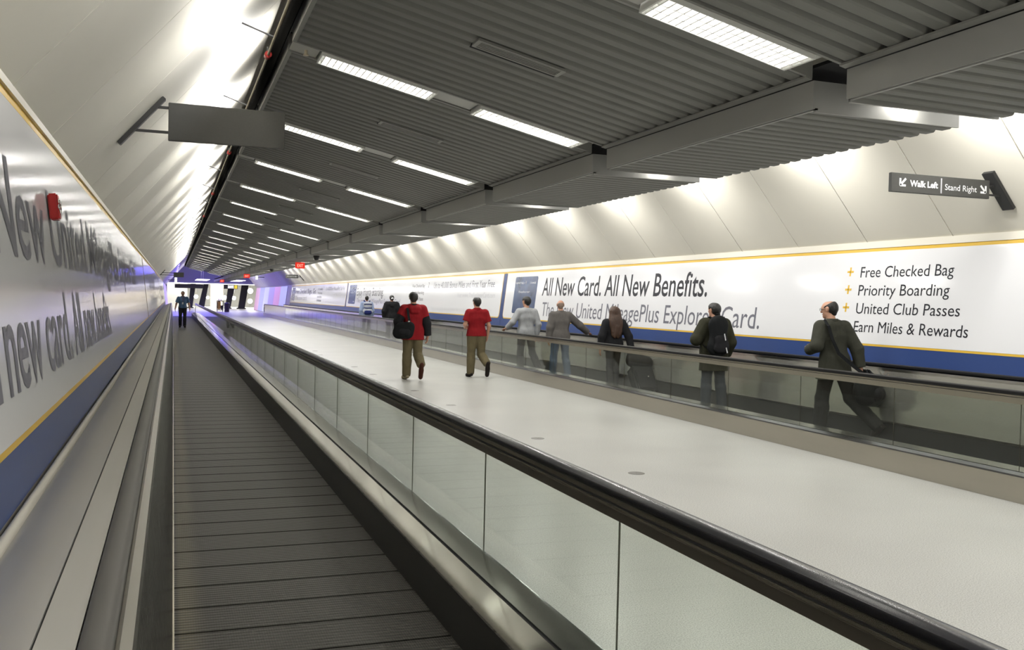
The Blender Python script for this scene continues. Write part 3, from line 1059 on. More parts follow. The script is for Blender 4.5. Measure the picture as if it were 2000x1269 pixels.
# right: glass balustrade
smooth_prism('skirt', [(1.299, 0), (1.299, .252), (1.315, .252), (1.305, 0)], NY0, NY1, M['brush_dark'], w1)
smooth_prism('inner_deck', [(1.296, .250), (1.296, .261), (1.433, .286), (1.433, .272)], NY0, NY1, M['steel_band'], w1)
smooth_prism('deck_seam', [(1.433, .272), (1.433, .282), (1.444, .284), (1.444, .272)], NY0, NY1, M['void'], w1)
smooth_prism('glass_clamp', [(1.444, .272), (1.444, .296), (1.562, .317), (1.580, .317), (1.610, .262), (1.60, .255)], NY0, NY1, M['steel_clamp'], w1)
build('deck_core', MB().prism([(1.32, .01), (1.32, .245), (1.59, .25), (1.63, .2), (1.63, .01)], NY0, NY1), M['void'], w1)
smooth_prism('outer_skirt', [(1.610, .262), (1.655, .235), (1.655, 0), (1.640, 0), (1.640, .228), (1.60, .25)], NY0, NY1, M['steel_skirt'], w1)
glass_row(w1, 1.571, .315, .862, 0.0, NY1 - .3, 3.111, 1.586, 1)
build('rail_guide', MB().prism([(1.558, .848), (1.558, .885), (1.552, .890), (1.552, .896), (1.560, .900), (1.560, .930), (1.600, .930), (1.600, .900), (1.606, .896), (1.606, .888), (1.586, .880), (1.586, .848)], NY0, NY1), M['guide'], w1)
build('guide_shadow_gap', MB().box(1.5545, 1.6005, NY0, NY1, .8985, .9045), M['void'], w1)
build('guide_lower_band', MB().box(1.5555, 1.5582, NY0, NY1, .848, .884), M['guide_dark'], w1)
smooth_prism('handrail', handrail_prof(1.580, .968), NY0, NY1, M['hand'], w1)
# rounded newel end
def newel(t, x, yend, zt, m, r=.36):
    mb = MB()
    pts = []
    for i in range(13):
        a = PI / 2 - PI * i / 12
        pts.append((x, yend + r * math.cos(a), zt - .02 - r + r * math.sin(a)))
    mb.tube(pts, .033, 10)
    return build('newel_handrail', mb, m, t, smooth=True)


newel(w1, 1.58, NY1, .968, M['hand'], .32)
newel(w1, -.134, NY1, .962, M['hand'], .32)

FY0, FY1 = -2.0, 78.4
w2 = thing('moving_walkway', 'far moving walkway with glass side carrying a line of travellers along the right wall', 'moving walkway', (7.75, 30, 0))
build('belt', MB().box(7.222, 8.415, FY0, FY1 - 3, -.01, .010), M['belt'], w2)
smooth_prism('outer_skirt', [(6.915, 0), (6.915, .225), (6.93, .225), (6.93, 0)], FY0, FY1, M['steel_skirt'], w2)
smooth_prism('outer_deck', [(6.915, .226), (6.917, .240), (6.990, .256), (6.990, .242)], FY0, FY1, M['steel_dim'], w2)
smooth_prism('inner_deck', [(7.012, .242), (7.012, .258), (7.220, .262), (7.220, .248)], FY0, FY1, M['steel'], w2)
smooth_prism('skirt', [(7.220, 0), (7.220, .250), (7.205, .250), (7.205, 0)], FY0, FY1, M['brush_dark'], w2)
glass_row(w2, 7.001, .255, .862, 0.0, FY1 - 15.0, 7.708, 1.533, -1)
build('end_panel', MB().box(6.992, 7.010, FY1 - 15, FY1 - .1, .255, .862), M['steel_wavy'], w2)
build('rail_guide', MB().prism([(6.985, .850), (6.985, .925), (7.017, .925), (7.017, .850)], FY0, FY1), M['guide'], w2)
build('guide_shadow_gap', MB().box(6.984, 7.018, FY0, FY1, .905, .910), M['void'], w2)
smooth_prism('handrail', handrail_prof(7.001, .968), FY0, FY1, M['hand_matte'], w2)
newel(w2, 7.001, FY1, .968, M['hand'], .32)
# wall side: solid stainless balustrade
smooth_prism('wall_skirt', [(8.417, 0), (8.417, .235), (8.435, .235), (8.435, 0)], FY0, FY1, M['brush_dark'], w2)
smooth_prism('wall_trim', [(8.414, .235), (8.414, .262), (8.44, .262), (8.44, .235)], FY0, FY1, M['steel'], w2)
smooth_prism('wall_panel', [(8.436, .262), (8.506, .880), (8.52, .880), (8.45, .262)], FY0, FY1, M['steel_wavy'], w2)
smooth_prism('wall_panel_cap', [(8.504, .880), (8.508, .915), (8.56, .915), (8.56, .88)], FY0, FY1, M['steel'], w2)
smooth_prism('handrail', handrail_prof(8.548, .968), FY0, FY1, M['hand_matte'], w2)
smooth_prism('wall_deck', [(8.588, .945), (8.588, .957), (8.69, .957), (8.69, .945)], FY0, FY1, M['steel_deck'], w2)
build('balustrade_core', MB().prism([(8.445, .02), (8.53, .91), (8.64, .93), (8.60, 0), (8.445, 0)], FY0, FY1), M['void'], w2)
newel(w2, 8.548, FY1, .962, M['hand'], .3)

# ------------------------------------------------------------------ blue lit end of the tunnel
def em(name, c, s):
    return mat(name, (0.5, 0.5, 0.5), 0.4, emit=c, es=s)


PINK, BLU, PALE, VIO = em('glow_pink', (0.80, 0.28, 0.62), .55), em('glow_blue', (0.16, 0.20, 0.95), .55), em('glow_pale', (0.52, 0.55, 1.0), .62), em('glow_violet', (0.42, 0.30, 0.95), .5)
seq = [(PALE, 'lavender white'), (PINK, 'pink'), (VIO, 'violet'), (PALE, 'lavender white'), (BLU, 'blue'), (PINK, 'pink')]
step = (YEND - .6 - YB) / 6
for side in (0, 1):
    for i, (m, cn) in enumerate(seq):
        ys = YB + (2.6 if side else .4)
        step = (YEND - .6 - ys) / 6
        ya, yb = ys + i * step + .04, ys + (i + 1) * step - .04
        P, u, v = (rp, RU, RV) if side else (lp, LU, LV)
        z0 = 0.05
        yl = yb if side else ya
        t = thing('wall_light', '%s backlit wall on the %s of the tunnel end, %s after the billboards' % (cn, ('right', 'left')[1 - side], ORD[i]), 'light panel', P((ya + yb) / 2, z0), 'coloured backlit wall panels at the tunnel end')
        build('panel_face', slab([(0, 0), (yb - ya, 0), (yb - ya, 2.42 * K), (0, 2.42 * K)], P(yl, z0), u, v, 0, .01), m, t)
        build('panel_frame', slab([(-.03, -.03), (yb - ya + .03, -.03), (yb - ya + .03, 2.45 * K), (-.03, 2.45 * K)], P(yl, z0), u, v, -.03, 0), M['fascia'], t)

o = build('light_strip', MB().box(-0.62, 8.95, YEND - .05, YEND - .005, 2.80, 2.86), M['strip'])
tag(o, 'thin white light strip across the top of the tunnel mouth', 'light strip')
for x0, lab in ((2.2, 'left'), (5.6, 'right')):
    t = thing('light_tray', 'flat white ceiling light near the tunnel mouth, %s one of two' % lab, 'ceiling light', (x0 + .6, 101.5, 3.1), 'flat lights near the tunnel mouth')
    build('light_face', MB().box(x0, x0 + 1.2, 97, 106, 3.10, 3.13), M['strip'], t)
    for y in (98, 105):
        build('suspension_rod', MB().tube([(x0 + .6, y, 3.12), (x0 + .6, y, 4.925)], .015), M['chrome'], t)
for px, py, lab in ((343.5, 547, 'left'), (501, 541, 'right')):
    d = ray(px, py)
    q = EYE + d * (92.0 / d.y)
    x, y, z = q
    t = thing('wash_light', 'small bright wall washer high on the %s side of the blue lit end' % lab, 'spotlight', q)
    build('lamp_body', MB().box(x - .12, x + .12, y - .2, y + .2, z - .25, z + .25), M['plastic'], t)
    build('lamp_face', MB().box(x - .10, x + .10, y - .21, y - .2, z - .23, z + .23), M['strip'], t)
    build('wall_arm', MB().tube([(x, y, z), ((lsl(z) + .05) if lab == 'left' else (rsl(z) - .05), y, z)], .03), M['plastic'], t)

# hall beyond the mouth
def at(px, y):
    d = ray(px, 575)
    return d.x / d.y * y


for i, (b0, b1, t0, t1, zt, lab) in enumerate(((368, 376, 372, 382, 2.75, 'leaning black column in the bright hall just right of the walking man'),
                                         (387, 399, 399, 408, 3.2, 'leaning black column in the bright hall left of the cream wall'),
                                         (440, 450, 445, 458, 2.6, 'leaning black column behind the yellow cart'),
                                         (465, 478, 472, 486, 3.2, 'rightmost leaning black column in the bright hall'))):
    y = 117.0
    o = MB()
    z1 = 4.5
    k = z1 / (zt - 0)
    xb0, xb1 = at(b0, y), at(b1, y)
    xt0, xt1 = xb0 + (at(t0, y) - xb0) * k, xb1 + (at(t1, y) - xb1) * k
    vs = [(xb0, y - .3, 0), (xb1, y - .3, 0), (xb1, y + .3, 0), (xb0, y + .3, 0), (xt0, y - .3, z1), (xt1, y - .3, z1), (xt1, y + .3, z1), (xt0, y + .3, z1)]
    o.add(vs, [(3, 2, 1, 0), (4, 5, 6, 7), (0, 1, 5, 4), (1, 2, 6, 5), (2, 3, 7, 6), (3, 0, 4, 7)])
    t = thing('leaning_column', lab, 'column', ((xb0 + xb1) / 2, y, 0), 'leaning black columns of the hall')
    build('shaft', o, M['column'], t, bevel=.04)
    build('base_plate', MB().box(xb0 - .15, xb1 + .15, y - .45, y + .45, 0, .12), M['column'], t)
o = build('cream_partition', MB().box(at(411, 122), at(436, 122), 121.9, 122.3, 0, 4.5), M['cream_wall'])
tag(o, 'cream partition wall in the bright hall between the black columns', 'partition')
o = build('white_partition', MB().box(-1.2, at(366, 120), 119.9, 120.2, 0, 4.5), M['white_wall'])
tag(o, 'white partition wall behind the man in the blue shirt', 'partition')
t = thing('header_sign', 'long dark overhead sign board across the left of the tunnel mouth', 'sign', (1.6, 113, 2.4))
build('sign_board', MB().box(at(341, 113), at(397, 113), 112.9, 113.1, 2.30, 2.76), M['sign'], t)
build('sign_hanger', MB().tube([(at(350, 113), 113, 2.7), (at(350, 113), 113, 4.5)], .03), M['sign_edge'], t)
build('sign_hanger', MB().tube([(at(390, 113), 113, 2.7), (at(390, 113), 113, 4.5)], .03), M['sign_edge'], t)
t = thing('header_sign', 'overhead sign with pale lettering and a yellow square at the right of the tunnel mouth', 'sign', (7, 113, 2.4))
build('sign_board', MB().box(at(437, 113), at(464, 113), 112.9, 113.1, 2.33, 2.80), M['sign'], t)
for z in (2.42, 2.62):
    build('pale_line', MB().box(at(445, 113), at(456, 113), 112.87, 112.9, z, z + .1), M['strip'], t)
build('yellow_square', MB().box(at(457.5, 113), at(463, 113), 112.86, 112.9, 2.37, 2.76), M['yellow_boost'], t)
build('sign_hanger', MB().tube([(at(441, 113), 113, 2.7), (at(441, 113), 113, 4.5)], .03), M['sign_edge'], t)
for i, (px, py, r) in enumerate(((362, 564, .20), (364.5, 581, .18), (383, 579, .26), (406, 581, .2), (439, 581, .28), (457, 582, .26), (489, 568, .36), (488.5, 588, .32))):
    d = ray(px, py)
    q = EYE + d * (130.0 / d.y)
    t = thing('globe_lamp', 'round white lamp in the bright hall beyond the tunnel, %s of eight from the left' % ORD[[0, 1, 2, 3, 4, 5, 7, 6][i]], 'lamp', q, 'round lamps in the bright hall')
    build('lamp_globe', MB().lathe(q, [(r * math.sin(a), -r * math.cos(a)) for a in [PI * (j + .05) / 10.1 for j in range(11)]], 18), M['strip'], t, smooth=True)
    build('lamp_stem', MB().tube([q, (q.x, q.y, 4.49)] if py < 585 and px != 364.5 else [q, (q.x, q.y, 0)], .025), M['chrome'], t)

# cleaning cart at the tunnel mouth
cx, cy = at(430, 96), 96.0
t = thing('cleaning_cart', 'yellow cleaning cart with dark bins standing at the tunnel mouth', 'cart', (cx, cy, 0))
build('cart_frame', MB().box(cx - .30, cx + .30, cy - .5, cy + .5, .12, .20).box(cx - .30, cx - .26, cy - .5, cy + .5, .2, 1.0).box(cx + .26, cx + .30, cy - .5, cy + .5, .2, 1.0), M['plastic'], t)
build('cart_bag', MB().box(cx - .26, cx + .05, cy - .48, cy + .1, .22, .98), M['cartyellow'], t, bevel=.05)
build('cart_bin', MB().box(cx + .06, cx + .27, cy - .42, cy + .3, .22, .60), M['plastic'], t, bevel=.03)
build('cart_tray', MB().box(cx - .32, cx + .32, cy - .52, cy + .52, .98, 1.06), M['plastic'], t, bevel=.01)
for sx in (-1, 1):
    for sy in (-1, 1):
        build('wheel', MB().tube([(cx + sx * .26 - .02, cy + sy * .42, .06), (cx + sx * .26 + .02, cy + sy * .42, .06)], .06, 14), M['plastic'], t)
for i, (dx, c) in enumerate(((-.15, 'paper'), (.0, 'chrome'), (.12, 'paper'))):
    o = build('spray_bottle', MB().lathe((cx + dx, cy, 1.06), [(.04, 0), (.045, .12), (.015, .18), (.015, .25)], 12), M[c], None, smooth=True)
    tag(o, 'bottle standing on top of the yellow cleaning cart, %s of three' % ('left', 'middle', 'right')[i], 'bottle', 'bottles on the cleaning cart')

bx, by = at(443.5, 94), 94.0
t = thing('trash_bin', 'dark brown waste bin with open top standing just right of the yellow cart', 'bin', (bx, by, 0))
build('bin_body', MB().lathe((bx, by, 0), [(.19, 0), (.22, .02), (.25, .78), (.23, .78), (.20, .05)], 24), M['bin'], t, smooth=True)
build('bin_lid', MB().lathe((bx, by, .78), [(.255, 0), (.26, .05), (.20, .10), (.12, .105), (.12, .08), (.10, 0)], 24), M['plastic'], t, smooth=True)


# ------------------------------------------------------------------ people and bags: smooth blended volumes turned into meshes
def A3(p):
    return np.array(p, dtype=float)


def unit(p):
    p = A3(p)
    return p / np.linalg.norm(p)


def rc(a, b, ra, rb=None, k=.03, sq=None, clips=(), sub=False):
    """tapered rounded limb from a to b; sq=(axis, factor) flattens it; clips are (normal, point) half spaces kept on the negative side"""
    return (A3(a), A3(b), ra, ra if rb is None else rb, k, sq, clips, sub)


def field(P, prims, clips):
    acc = np.full(len(P), 9.0, dtype=np.float64)
    for a, b, ra, rb, k, sq, cl, sub in prims:
        if sq is None:
            Q, a2, b2, f = P, a, b, 1.0
        else:
            ax, f = unit(sq[0]), sq[1]
            g = 1 / f - 1
            Q = P + np.outer(P @ ax, ax) * g
            a2, b2 = a + ax * (a @ ax) * g, b + ax * (b @ ax) * g
        ba = b2 - a2
        L2 = ba @ ba
        pa = Q - a2
        t = np.clip(pa @ ba / L2, 0, 1) if L2 > 1e-10 else np.zeros(len(P))
        pa -= np.outer(t, ba)
        d = (np.sqrt((pa * pa).sum(1)) - (ra + (rb - ra) * t)) * f
        for n, p in cl:
            d = np.maximum(d, (P - A3(p)) @ unit(n))
        if sub:
            h = np.clip(.5 - .5 * (acc + d) / k, 0, 1)
            acc = acc + (-d - acc) * h + k * h * (1 - h)
        else:
            h = np.clip(.5 + .5 * (acc - d) / k, 0, 1)
            acc = acc + (d - acc) * h - k * h * (1 - h)
    for n, p in clips:
        acc = np.maximum(acc, (P - A3(p)) @ unit(n))
    return acc


def blob(prims, clips=(), h=.012):
    """surface nets of the blended field"""
    lo, hi = np.full(3, 9e9), np.full(3, -9e9)
    for a, b, ra, rb, k, sq, cl, sub in prims:
        if not sub:
            r = max(ra, rb) + .02
            lo, hi = np.minimum(lo, np.minimum(a, b) - r), np.maximum(hi, np.maximum(a, b) + r)
    B = 5
    nb = np.ceil((hi - lo) / (h * B)).astype(int) + 1
    cg = np.stack(np.meshgrid(*[np.arange(n) for n in nb], indexing='ij'), -1).reshape(-1, 3)
    cd = field(lo + (cg + .4) * h * B, prims, clips).reshape(nb)
    F = np.repeat(np.repeat(np.repeat(cd, B, 0), B, 1), B, 2)
    msk = np.abs(F) < 6.6 * h
    idx = np.argwhere(msk)
    F[msk] = field(lo + idx * h, prims, clips)
    S = F < 0
    n = F.shape
    c0 = [slice(0, s - 1) for s in n]
    c1 = [slice(1, s) for s in n]
    corner = {}
    for i in (0, 1):
        for j in (0, 1):
            for q in (0, 1):
                sl = (c1[0] if i else c0[0], c1[1] if j else c0[1], c1[2] if q else c0[2])
                corner[i, j, q] = (S[sl], F[sl])
    cnt = sum(v[0].astype(np.int8) for v in corner.values())
    act = (cnt > 0) & (cnt < 8)
    cells = np.argwhere(act)
    vid = np.full(act.shape, -1, dtype=np.int64)
    vid[act] = np.arange(len(cells))
    ps, pc = np.zeros((len(cells), 3)), np.zeros(len(cells))
    vals = {kk: v[1][act] for kk, v in corner.items()}
    for kk in vals:
        for ax in range(3):
            if kk[ax]:
                continue
            k2 = tuple(1 if i == ax else kk[i] for i in range(3))
            fa, fb = vals[kk], vals[k2]
            cr = (fa < 0) != (fb < 0)
            t = np.where(cr, fa / np.where(fa == fb, 1, fa - fb), 0)
            for i in range(3):
                ps[:, i] += np.where(cr, (t if i == ax else kk[i]), 0)
            pc += cr
    V = lo + (cells + ps / pc[:, None]) * h
    faces = []
    for ax in range(3):
        o1, o2 = [(1, 2), (2, 0), (0, 1)][ax]
        a = [slice(None)] * 3
        b = [slice(None)] * 3
        a[ax], b[ax] = slice(0, n[ax] - 1), slice(1, n[ax])
        for o in (o1, o2):
            a[o] = b[o] = slice(1, n[o] - 1)
        sa, sb = S[tuple(a)], S[tuple(b)]
        e = np.argwhere(sa != sb)
        flip = sa[sa != sb]
        base = e.copy()
        base[:, o1] += 1
        base[:, o2] += 1
        def g(d1, d2):
            q = base.copy()
            q[:, o1] -= d1
            q[:, o2] -= d2
            return vid[q[:, 0], q[:, 1], q[:, 2]]
        quad = np.stack([g(1, 1), g(0, 1), g(0, 0), g(1, 0)], 1)
        quad[~flip] = quad[~flip][:, ::-1]
        faces.append(quad)
    return V, np.concatenate(faces)


def skin_mesh(name, prims, m, parent, clips=(), h=.012, label=None):
    V, Q = blob(prims, clips, h)
    me = bpy.data.meshes.new(name)
    me.vertices.add(len(V))
    me.vertices.foreach_set('co', V.ravel())
    me.loops.add(Q.size)
    me.loops.foreach_set('vertex_index', Q.ravel().astype(np.int32))
    me.polygons.add(len(Q))
    me.polygons.foreach_set('loop_start', np.arange(0, Q.size, 4, dtype=np.int32))
    me.polygons.foreach_set('loop_total', np.full(len(Q), 4, dtype=np.int32))
    me.polygons.foreach_set('use_smooth', [True] * len(Q))
    me.update()
    me.validate()
    me.materials.append(m)
    o = bpy.data.objects.new(name, me)
    COL.objects.link(o)
    o.parent = parent
    if label:
        o['label'] = label
    return o


def hand(wr, d, pn, side, curl, s):
    """palm, four unequal bent fingers and a thumb from its side; pn points out of the palm"""
    wr, d, pn = A3(wr), unit(d), unit(pn)
    pn = unit(pn - d * (pn @ d))
    w = np.cross(pn, d) * (1 if side == 'L' else -1)      # towards the thumb
    out = [rc(wr - d * .02 * s, wr + d * .02 * s, .024 * s, .024 * s, .02, (pn, .75))]
    for off, ln in ((.030, .073), (.010, .082), (-.010, .076), (-.029, .060)):
        kn = wr + d * (.090 - abs(off) * .25) * s + w * off * s
        out.append(rc(wr + d * .015 * s + w * off * .6 * s, kn, .0135 * s, .0115 * s, .012))
        p, a = kn, curl * .5
        for fr in (.45, .30, .25):
            dd = d * math.cos(a) + pn * math.sin(a)
            q = p + dd * ln * fr * s
            out.append(rc(p, q, .0094 * s, .0086 * s, .004))
            p, a = q, a + curl * .75
    b = wr + d * .03 * s + w * .026 * s
    t1 = b + unit(d * .75 + w * .7 + pn * .25) * .042 * s
    t2 = t1 + unit(d * .9 + w * .25 + pn * (.3 + .4 * curl)) * .038 * s
    out += [rc(b, t1, .015 * s, .0115 * s, .012), rc(t1, t2, .0105 * s, .009 * s, .005)]
    return out


DEF = dict(hipL=(-.095, 0, .92), hipR=(.095, 0, .92), kneeL=(-.105, .02, .49), kneeR=(.105, .02, .49), ankL=(-.11, -.02, .085), ankR=(.11, -.02, .085),
           toeL=(-.125, .155, .032), toeR=(.125, .155, .032), shL=(-.185, -.01, 1.41), shR=(.185, -.01, 1.41), elL=(-.245, -.03, 1.13), elR=(.245, -.03, 1.13),
           wrL=(-.255, .05, .89), wrR=(.255, .05, .89), hdL=(0, .25, -1), hdR=(0, .25, -1), pnL=(1, 0, 0), pnR=(-1, 0, 0), curlL=.45, curlR=.45)


def person(label, loc, rotz, height, pose, fit, h=.012):
    s = height / 1.75
    J = {}
    for k_, v in {**DEF, **pose}.items():
        J[k_] = A3(v) * s if (isinstance(v, tuple) and k_[:2] not in ('hd', 'pn')) else v
    lean, sway = pose.get('lean', 0.0), pose.get('sway', 0.0)

    def U(p):                          # upper body point with the trunk's lean
        p = A3(p) * s
        e = max(0.0, p[2] - .95 * s)
        return p + A3((sway * e, lean * e, 0))
    up = {}
    for k_ in ('shL', 'shR'):
        up[k_] = U(A3({**DEF, **pose}[k_]))
    J.update(up)
    root = thing('person', label, 'person', loc, None, None, rotz)
    skin = M[fit.get('skin', 'skin')]
    yaw, nod = pose.get('yaw', 0.0), pose.get('nod', 0.0)
    hc = U((0, .02, 1.635)) + A3(pose.get('head', (0, 0, 0))) * s
    cy, sy, cn, sn = math.cos(yaw), math.sin(yaw), math.cos(nod), math.sin(nod)
    RH = np.array(((cy, -sy, 0), (sy, cy, 0), (0, 0, 1))) @ np.array(((1, 0, 0), (0, cn, sn), (0, -sn, cn)))

    def Hh(p):
        return hc + RH @ (A3(p) * s)
    hx, hy = RH @ A3((1, 0, 0)), RH @ A3((0, 1, 0))
    bulk = fit.get('bulk', 1.0)
    sqy = ((0, 1, 0), .80)
    trunk = lambda o: [rc(U((-.068, 0, .965)), U((.068, 0, .965)), (.112 * bulk + o) * s, None, .04, ((0, 1, 0), .88)),
                       rc(U((-.05, .005, 1.10)), U((.05, .005, 1.10)), (.108 * bulk + o) * s, None, .05, ((0, 1, 0), .85)),
                       rc(U((-.075, 0, 1.28)), U((.075, 0, 1.28)), (.118 * bulk + o) * s, None, .06, sqy),
                       rc(U((-.135, -.012, 1.405)), U((.135, -.012, 1.405)), (.058 + o) * s, None, .05),
                       rc(U((-.06, -.02, 1.44)), U((.06, -.02, 1.44)), (.05 + o * .8) * s, None, .04)]
    leg = lambda S, o, ol: [rc(J['hip' + S], J['knee' + S], (.088 * min(bulk, 1.1) + o) * s, (.057 + o) * s, .03),
                            rc(J['knee' + S], J['ank' + S], (.055 + ol) * s, (.040 + ol) * s, .02),
                            rc(J['knee' + S] * .72 + J['ank' + S] * .28 - A3((0, .018, 0)) * s, J['knee' + S] * .5 + J['ank' + S] * .5 - A3((0, .01, 0)) * s, (.052 + ol) * s, (.045 + ol) * s, .03)]
    arm = lambda S, o: [rc(J['sh' + S], J['el' + S], (.052 + o) * s, (.042 + o) * s, .03), rc(J['el' + S], J['wr' + S], (.043 + o) * s, (.028 + o) * s, .02)]
    # body: one continuous surface
    b = trunk(0)
    b += [rc(U((0, -.012, 1.45)), hc + A3((0, -.012, -.06)) * s, .056 * s, .053 * s, .03)]
    b += [rc(Hh((0, -.022, .020)), Hh((0, .022, .022)), .084 * s, .082 * s, .02, (hx, .90)), rc(Hh((0, .045, -.055)), Hh((0, .066, -.082)), .054 * s, .034 * s, .03),
          rc(Hh((0, .088, .012)), Hh((0, .114, -.022)), .010 * s, .016 * s, .012), rc(Hh((-.03, .082, .028)), Hh((.03, .082, .028)), .014 * s, None, .015),
          rc(Hh((-.032, .105, .006)), Hh((-.030, .106, .006)), .010 * s, None, .01, None, (), True), rc(Hh((.032, .105, .006)), Hh((.030, .106, .006)), .010 * s, None, .01, None, (), True)]
    for sx in (-1, 1):
        b.append(rc(Hh((.078 * sx, -.008, .016)), Hh((.079 * sx, -.002, -.022)), .021 * s, .014 * s, .008, (hx, .5)))
    for S in 'LR':
        b += arm(S, 0) + leg(S, 0, 0)
        b += hand(J['wr' + S], J['hd' + S], J['pn' + S], S, J['curl' + S], s)
        kn, an, to = J['knee' + S], J['ank' + S], J['toe' + S]
        f = unit(to - an)
        pr = (an - kn) - f * ((an - kn) @ f)
        pr = unit(pr)
        J['heel' + S] = an + pr * .040 * s - f * .045 * s
        b.append(rc(J['heel' + S], to, .032 * s, .024 * s, .03))
    skin_mesh('body', b, skin, root, (), fit.get('hb', h * .8))
    if not fit.get('back'):
        for sx in (-1, 1):
            skin_mesh('eye', [rc(Hh((.031 * sx, .088, .006)), Hh((.032 * sx, .089, .006)), .011 * s)], M['eye'], root, (), .004)
        skin_mesh('mouth', [rc(Hh((-.02, .094, -.058)), Hh((.02, .094, -.058)), .006 * s)], M['lip'], root, (), .004)
    # shoes
    for S in 'LR':
        an, to, he = J['ank' + S], J['toe' + S], J['heel' + S]
        f = unit(to - an)
        sh = [rc(he, to, .040 * s, .034 * s, .03), rc(an, an * .55 + to * .45, .046 * s, .036 * s, .03), rc(he * .55 + to * .45, to - f * .02 * s, .045 * s, .042 * s, .03)]
        pr = unit((he - an) + f * .045 * s)
        flo = [(pr, he + pr * .034 * s)]
        skin_mesh('shoe', sh, M['cloth_' + fit['shoes'][0 if S == 'L' or len(fit['shoes']) == 1 else 1]], root, flo, h * .8)
    # trousers
    to_ = fit.get('leg_loose', .016)
    tr = trunk(.012)[:2] + [q if i != 1 else rc(q[0], q[1] * .88 + q[0] * .12, q[2], q[3], q[4]) for S in 'LR' for i, q in enumerate(leg(S, to_, to_ + .012))]
    for S in 'LR':
        d = unit(J['ank' + S] - J['knee' + S])
        tr += [rc(J['knee' + S] * .3 + J['ank' + S] * .7, J['ank' + S] + d * .03 * s, (.052 + to_) * s, (.052 + to_) * s, .03, None, [(d, J['ank' + S] + d * (.02 if J['ank' + S][2] < .2 * s else -.035) * s)])]
    skin_mesh('trousers', tr, M['cloth_' + fit['trousers']], root, [((0, 0, 1), U((0, 0, 1.06)))], h)
    # top
    tp = fit['top']
    o, hem = tp.get('off', .02), tp.get('hem', .86)
    up_ = trunk(o)
    if hem < .93:
        fl = tp.get('flare', .01)
        up_.append(rc(A3((-.075, -.005, .97)) * s, A3((-.08, -.005, hem)) * s, (.10 * bulk + o) * s, (.105 * bulk + o + fl) * s, .05, ((0, 1, 0), .9)))
        up_.append(rc(A3((.075, -.005, .97)) * s, A3((.08, -.005, hem)) * s, (.10 * bulk + o) * s, (.105 * bulk + o + fl) * s, .05, ((0, 1, 0), .9)))
    cuff = tp.get('cuff', .93)
    low = []
    for S in 'LR':
        E, W, H_ = J['el' + S], J['wr' + S], J['sh' + S]
        oa = o + tp.get('arm', 0.0)
        if cuff == 'short':
            q = H_ * .28 + E * .72
            up_.append(rc(H_, q, (.056 + oa) * s, (.056 + oa) * s, .03, None, [(E - H_, q)]))
        else:
            q = E + (W - E) * cuff
            fore = rc(E, W, (.045 + oa) * s, (.034 + oa) * s, .03, None, [(W - E, q)])
            upp = rc(H_, E, (.055 + oa) * s, (.046 + oa) * s, .03)
            if tp.get('two_tone'):
                m_ = H_ * .45 + E * .55
                up_.append(rc(H_, m_, (.057 + oa) * s, (.054 + oa) * s, .03, None, [(E - H_, m_)]))
                low.append([rc(m_, E, (.053 + oa) * s, (.048 + oa) * s, .03, None, [(H_ - E, m_)]), fore])
            else:
                up_ += [upp, fore]
    neck_cut = [rc(U((0, .03, 1.50)), U((0, .02, 1.56)), .050 * s, .075 * s, .015, None, (), True)]
    if tp.get('hood'):
        up_ += [rc(U((-.075, -.10, 1.42)), U((.075, -.10, 1.42)), .055 * s, None, .03), rc(U((-.05, -.125, 1.36)), U((.05, -.125, 1.36)), .04 * s, None, .03)]
    skin_mesh('jacket' if o > .018 else 'shirt', up_ + neck_cut, M['cloth_' + tp['col']], root, [((0, 0, -1), A3((0, 0, hem)) * s), ((0, 0, 1), U((0, 0, 1.53)))], h)
    for sl in low:
        skin_mesh('lower_sleeve', sl, M['cloth_' + tp['two_tone']], root, (), h)
    if tp.get('collar'):
        cl = [rc(U((-.012, -.012, 1.475)), U((.012, -.008, 1.475)), .078 * s, None, .02), rc(U((0, .0, 1.44)), U((0, .01, 1.60)), .058 * s, None, .01, None, (), True)]
        skin_mesh('collar', cl, M['cloth_' + tp['collar']], root, [((0, 0, 1), U((0, 0, 1.52))), ((0, 0, -1), U((0, 0, 1.455)))], h * .7)
    if fit.get('belt'):
        bl = [rc(q[0], q[1], q[2] + .004, q[3] + .004, q[4], q[5]) for q in trunk(.014)[:2]]
        skin_mesh('belt', bl, M['cloth_black'], root, [((0, 0, 1), U((0, 0, 1.035))), ((0, 0, -1), U((0, 0, .99)))], h)
    # hair
    hr = fit.get('hair', 'hair_black')
    st = fit.get('style', 'short')
    if st:
        t_ = fit.get('hair_t', .012)
        hp = [rc(Hh((0, -.026, .024)), Hh((0, .020, .028)), (.084 + t_) * s, (.082 + t_) * s, .02, (hx, .90)), rc(Hh((0, -.045, -.03)), Hh((0, -.05, -.055)), .062 * s, .045 * s, .03)]
        face = [rc(Hh((0, .135, -.035)), Hh((0, .135, -.06)), .125 * s, None, .01, None, (), True)]
        cl = [(-RH[:, 2], Hh((0, 0, -.085)))]
        for sx in (-1, 1):
            face.append(rc(Hh((.085 * sx, .012, -.005)), Hh((.085 * sx, .012, -.09)), .034 * s, None, .01, None, (), True))
        if st == 'fringe':
            hp = [rc(q[0], q[1], q[2] - .006, q[3] - .006, q[4], q[5]) for q in hp]
            cl += [(RH @ unit((0, .55, 1)), Hh((0, 0, fit.get('fringe', .028))))]
        if st == 'flat':
            cl += [(RH[:, 2], Hh((0, 0, .108)))]
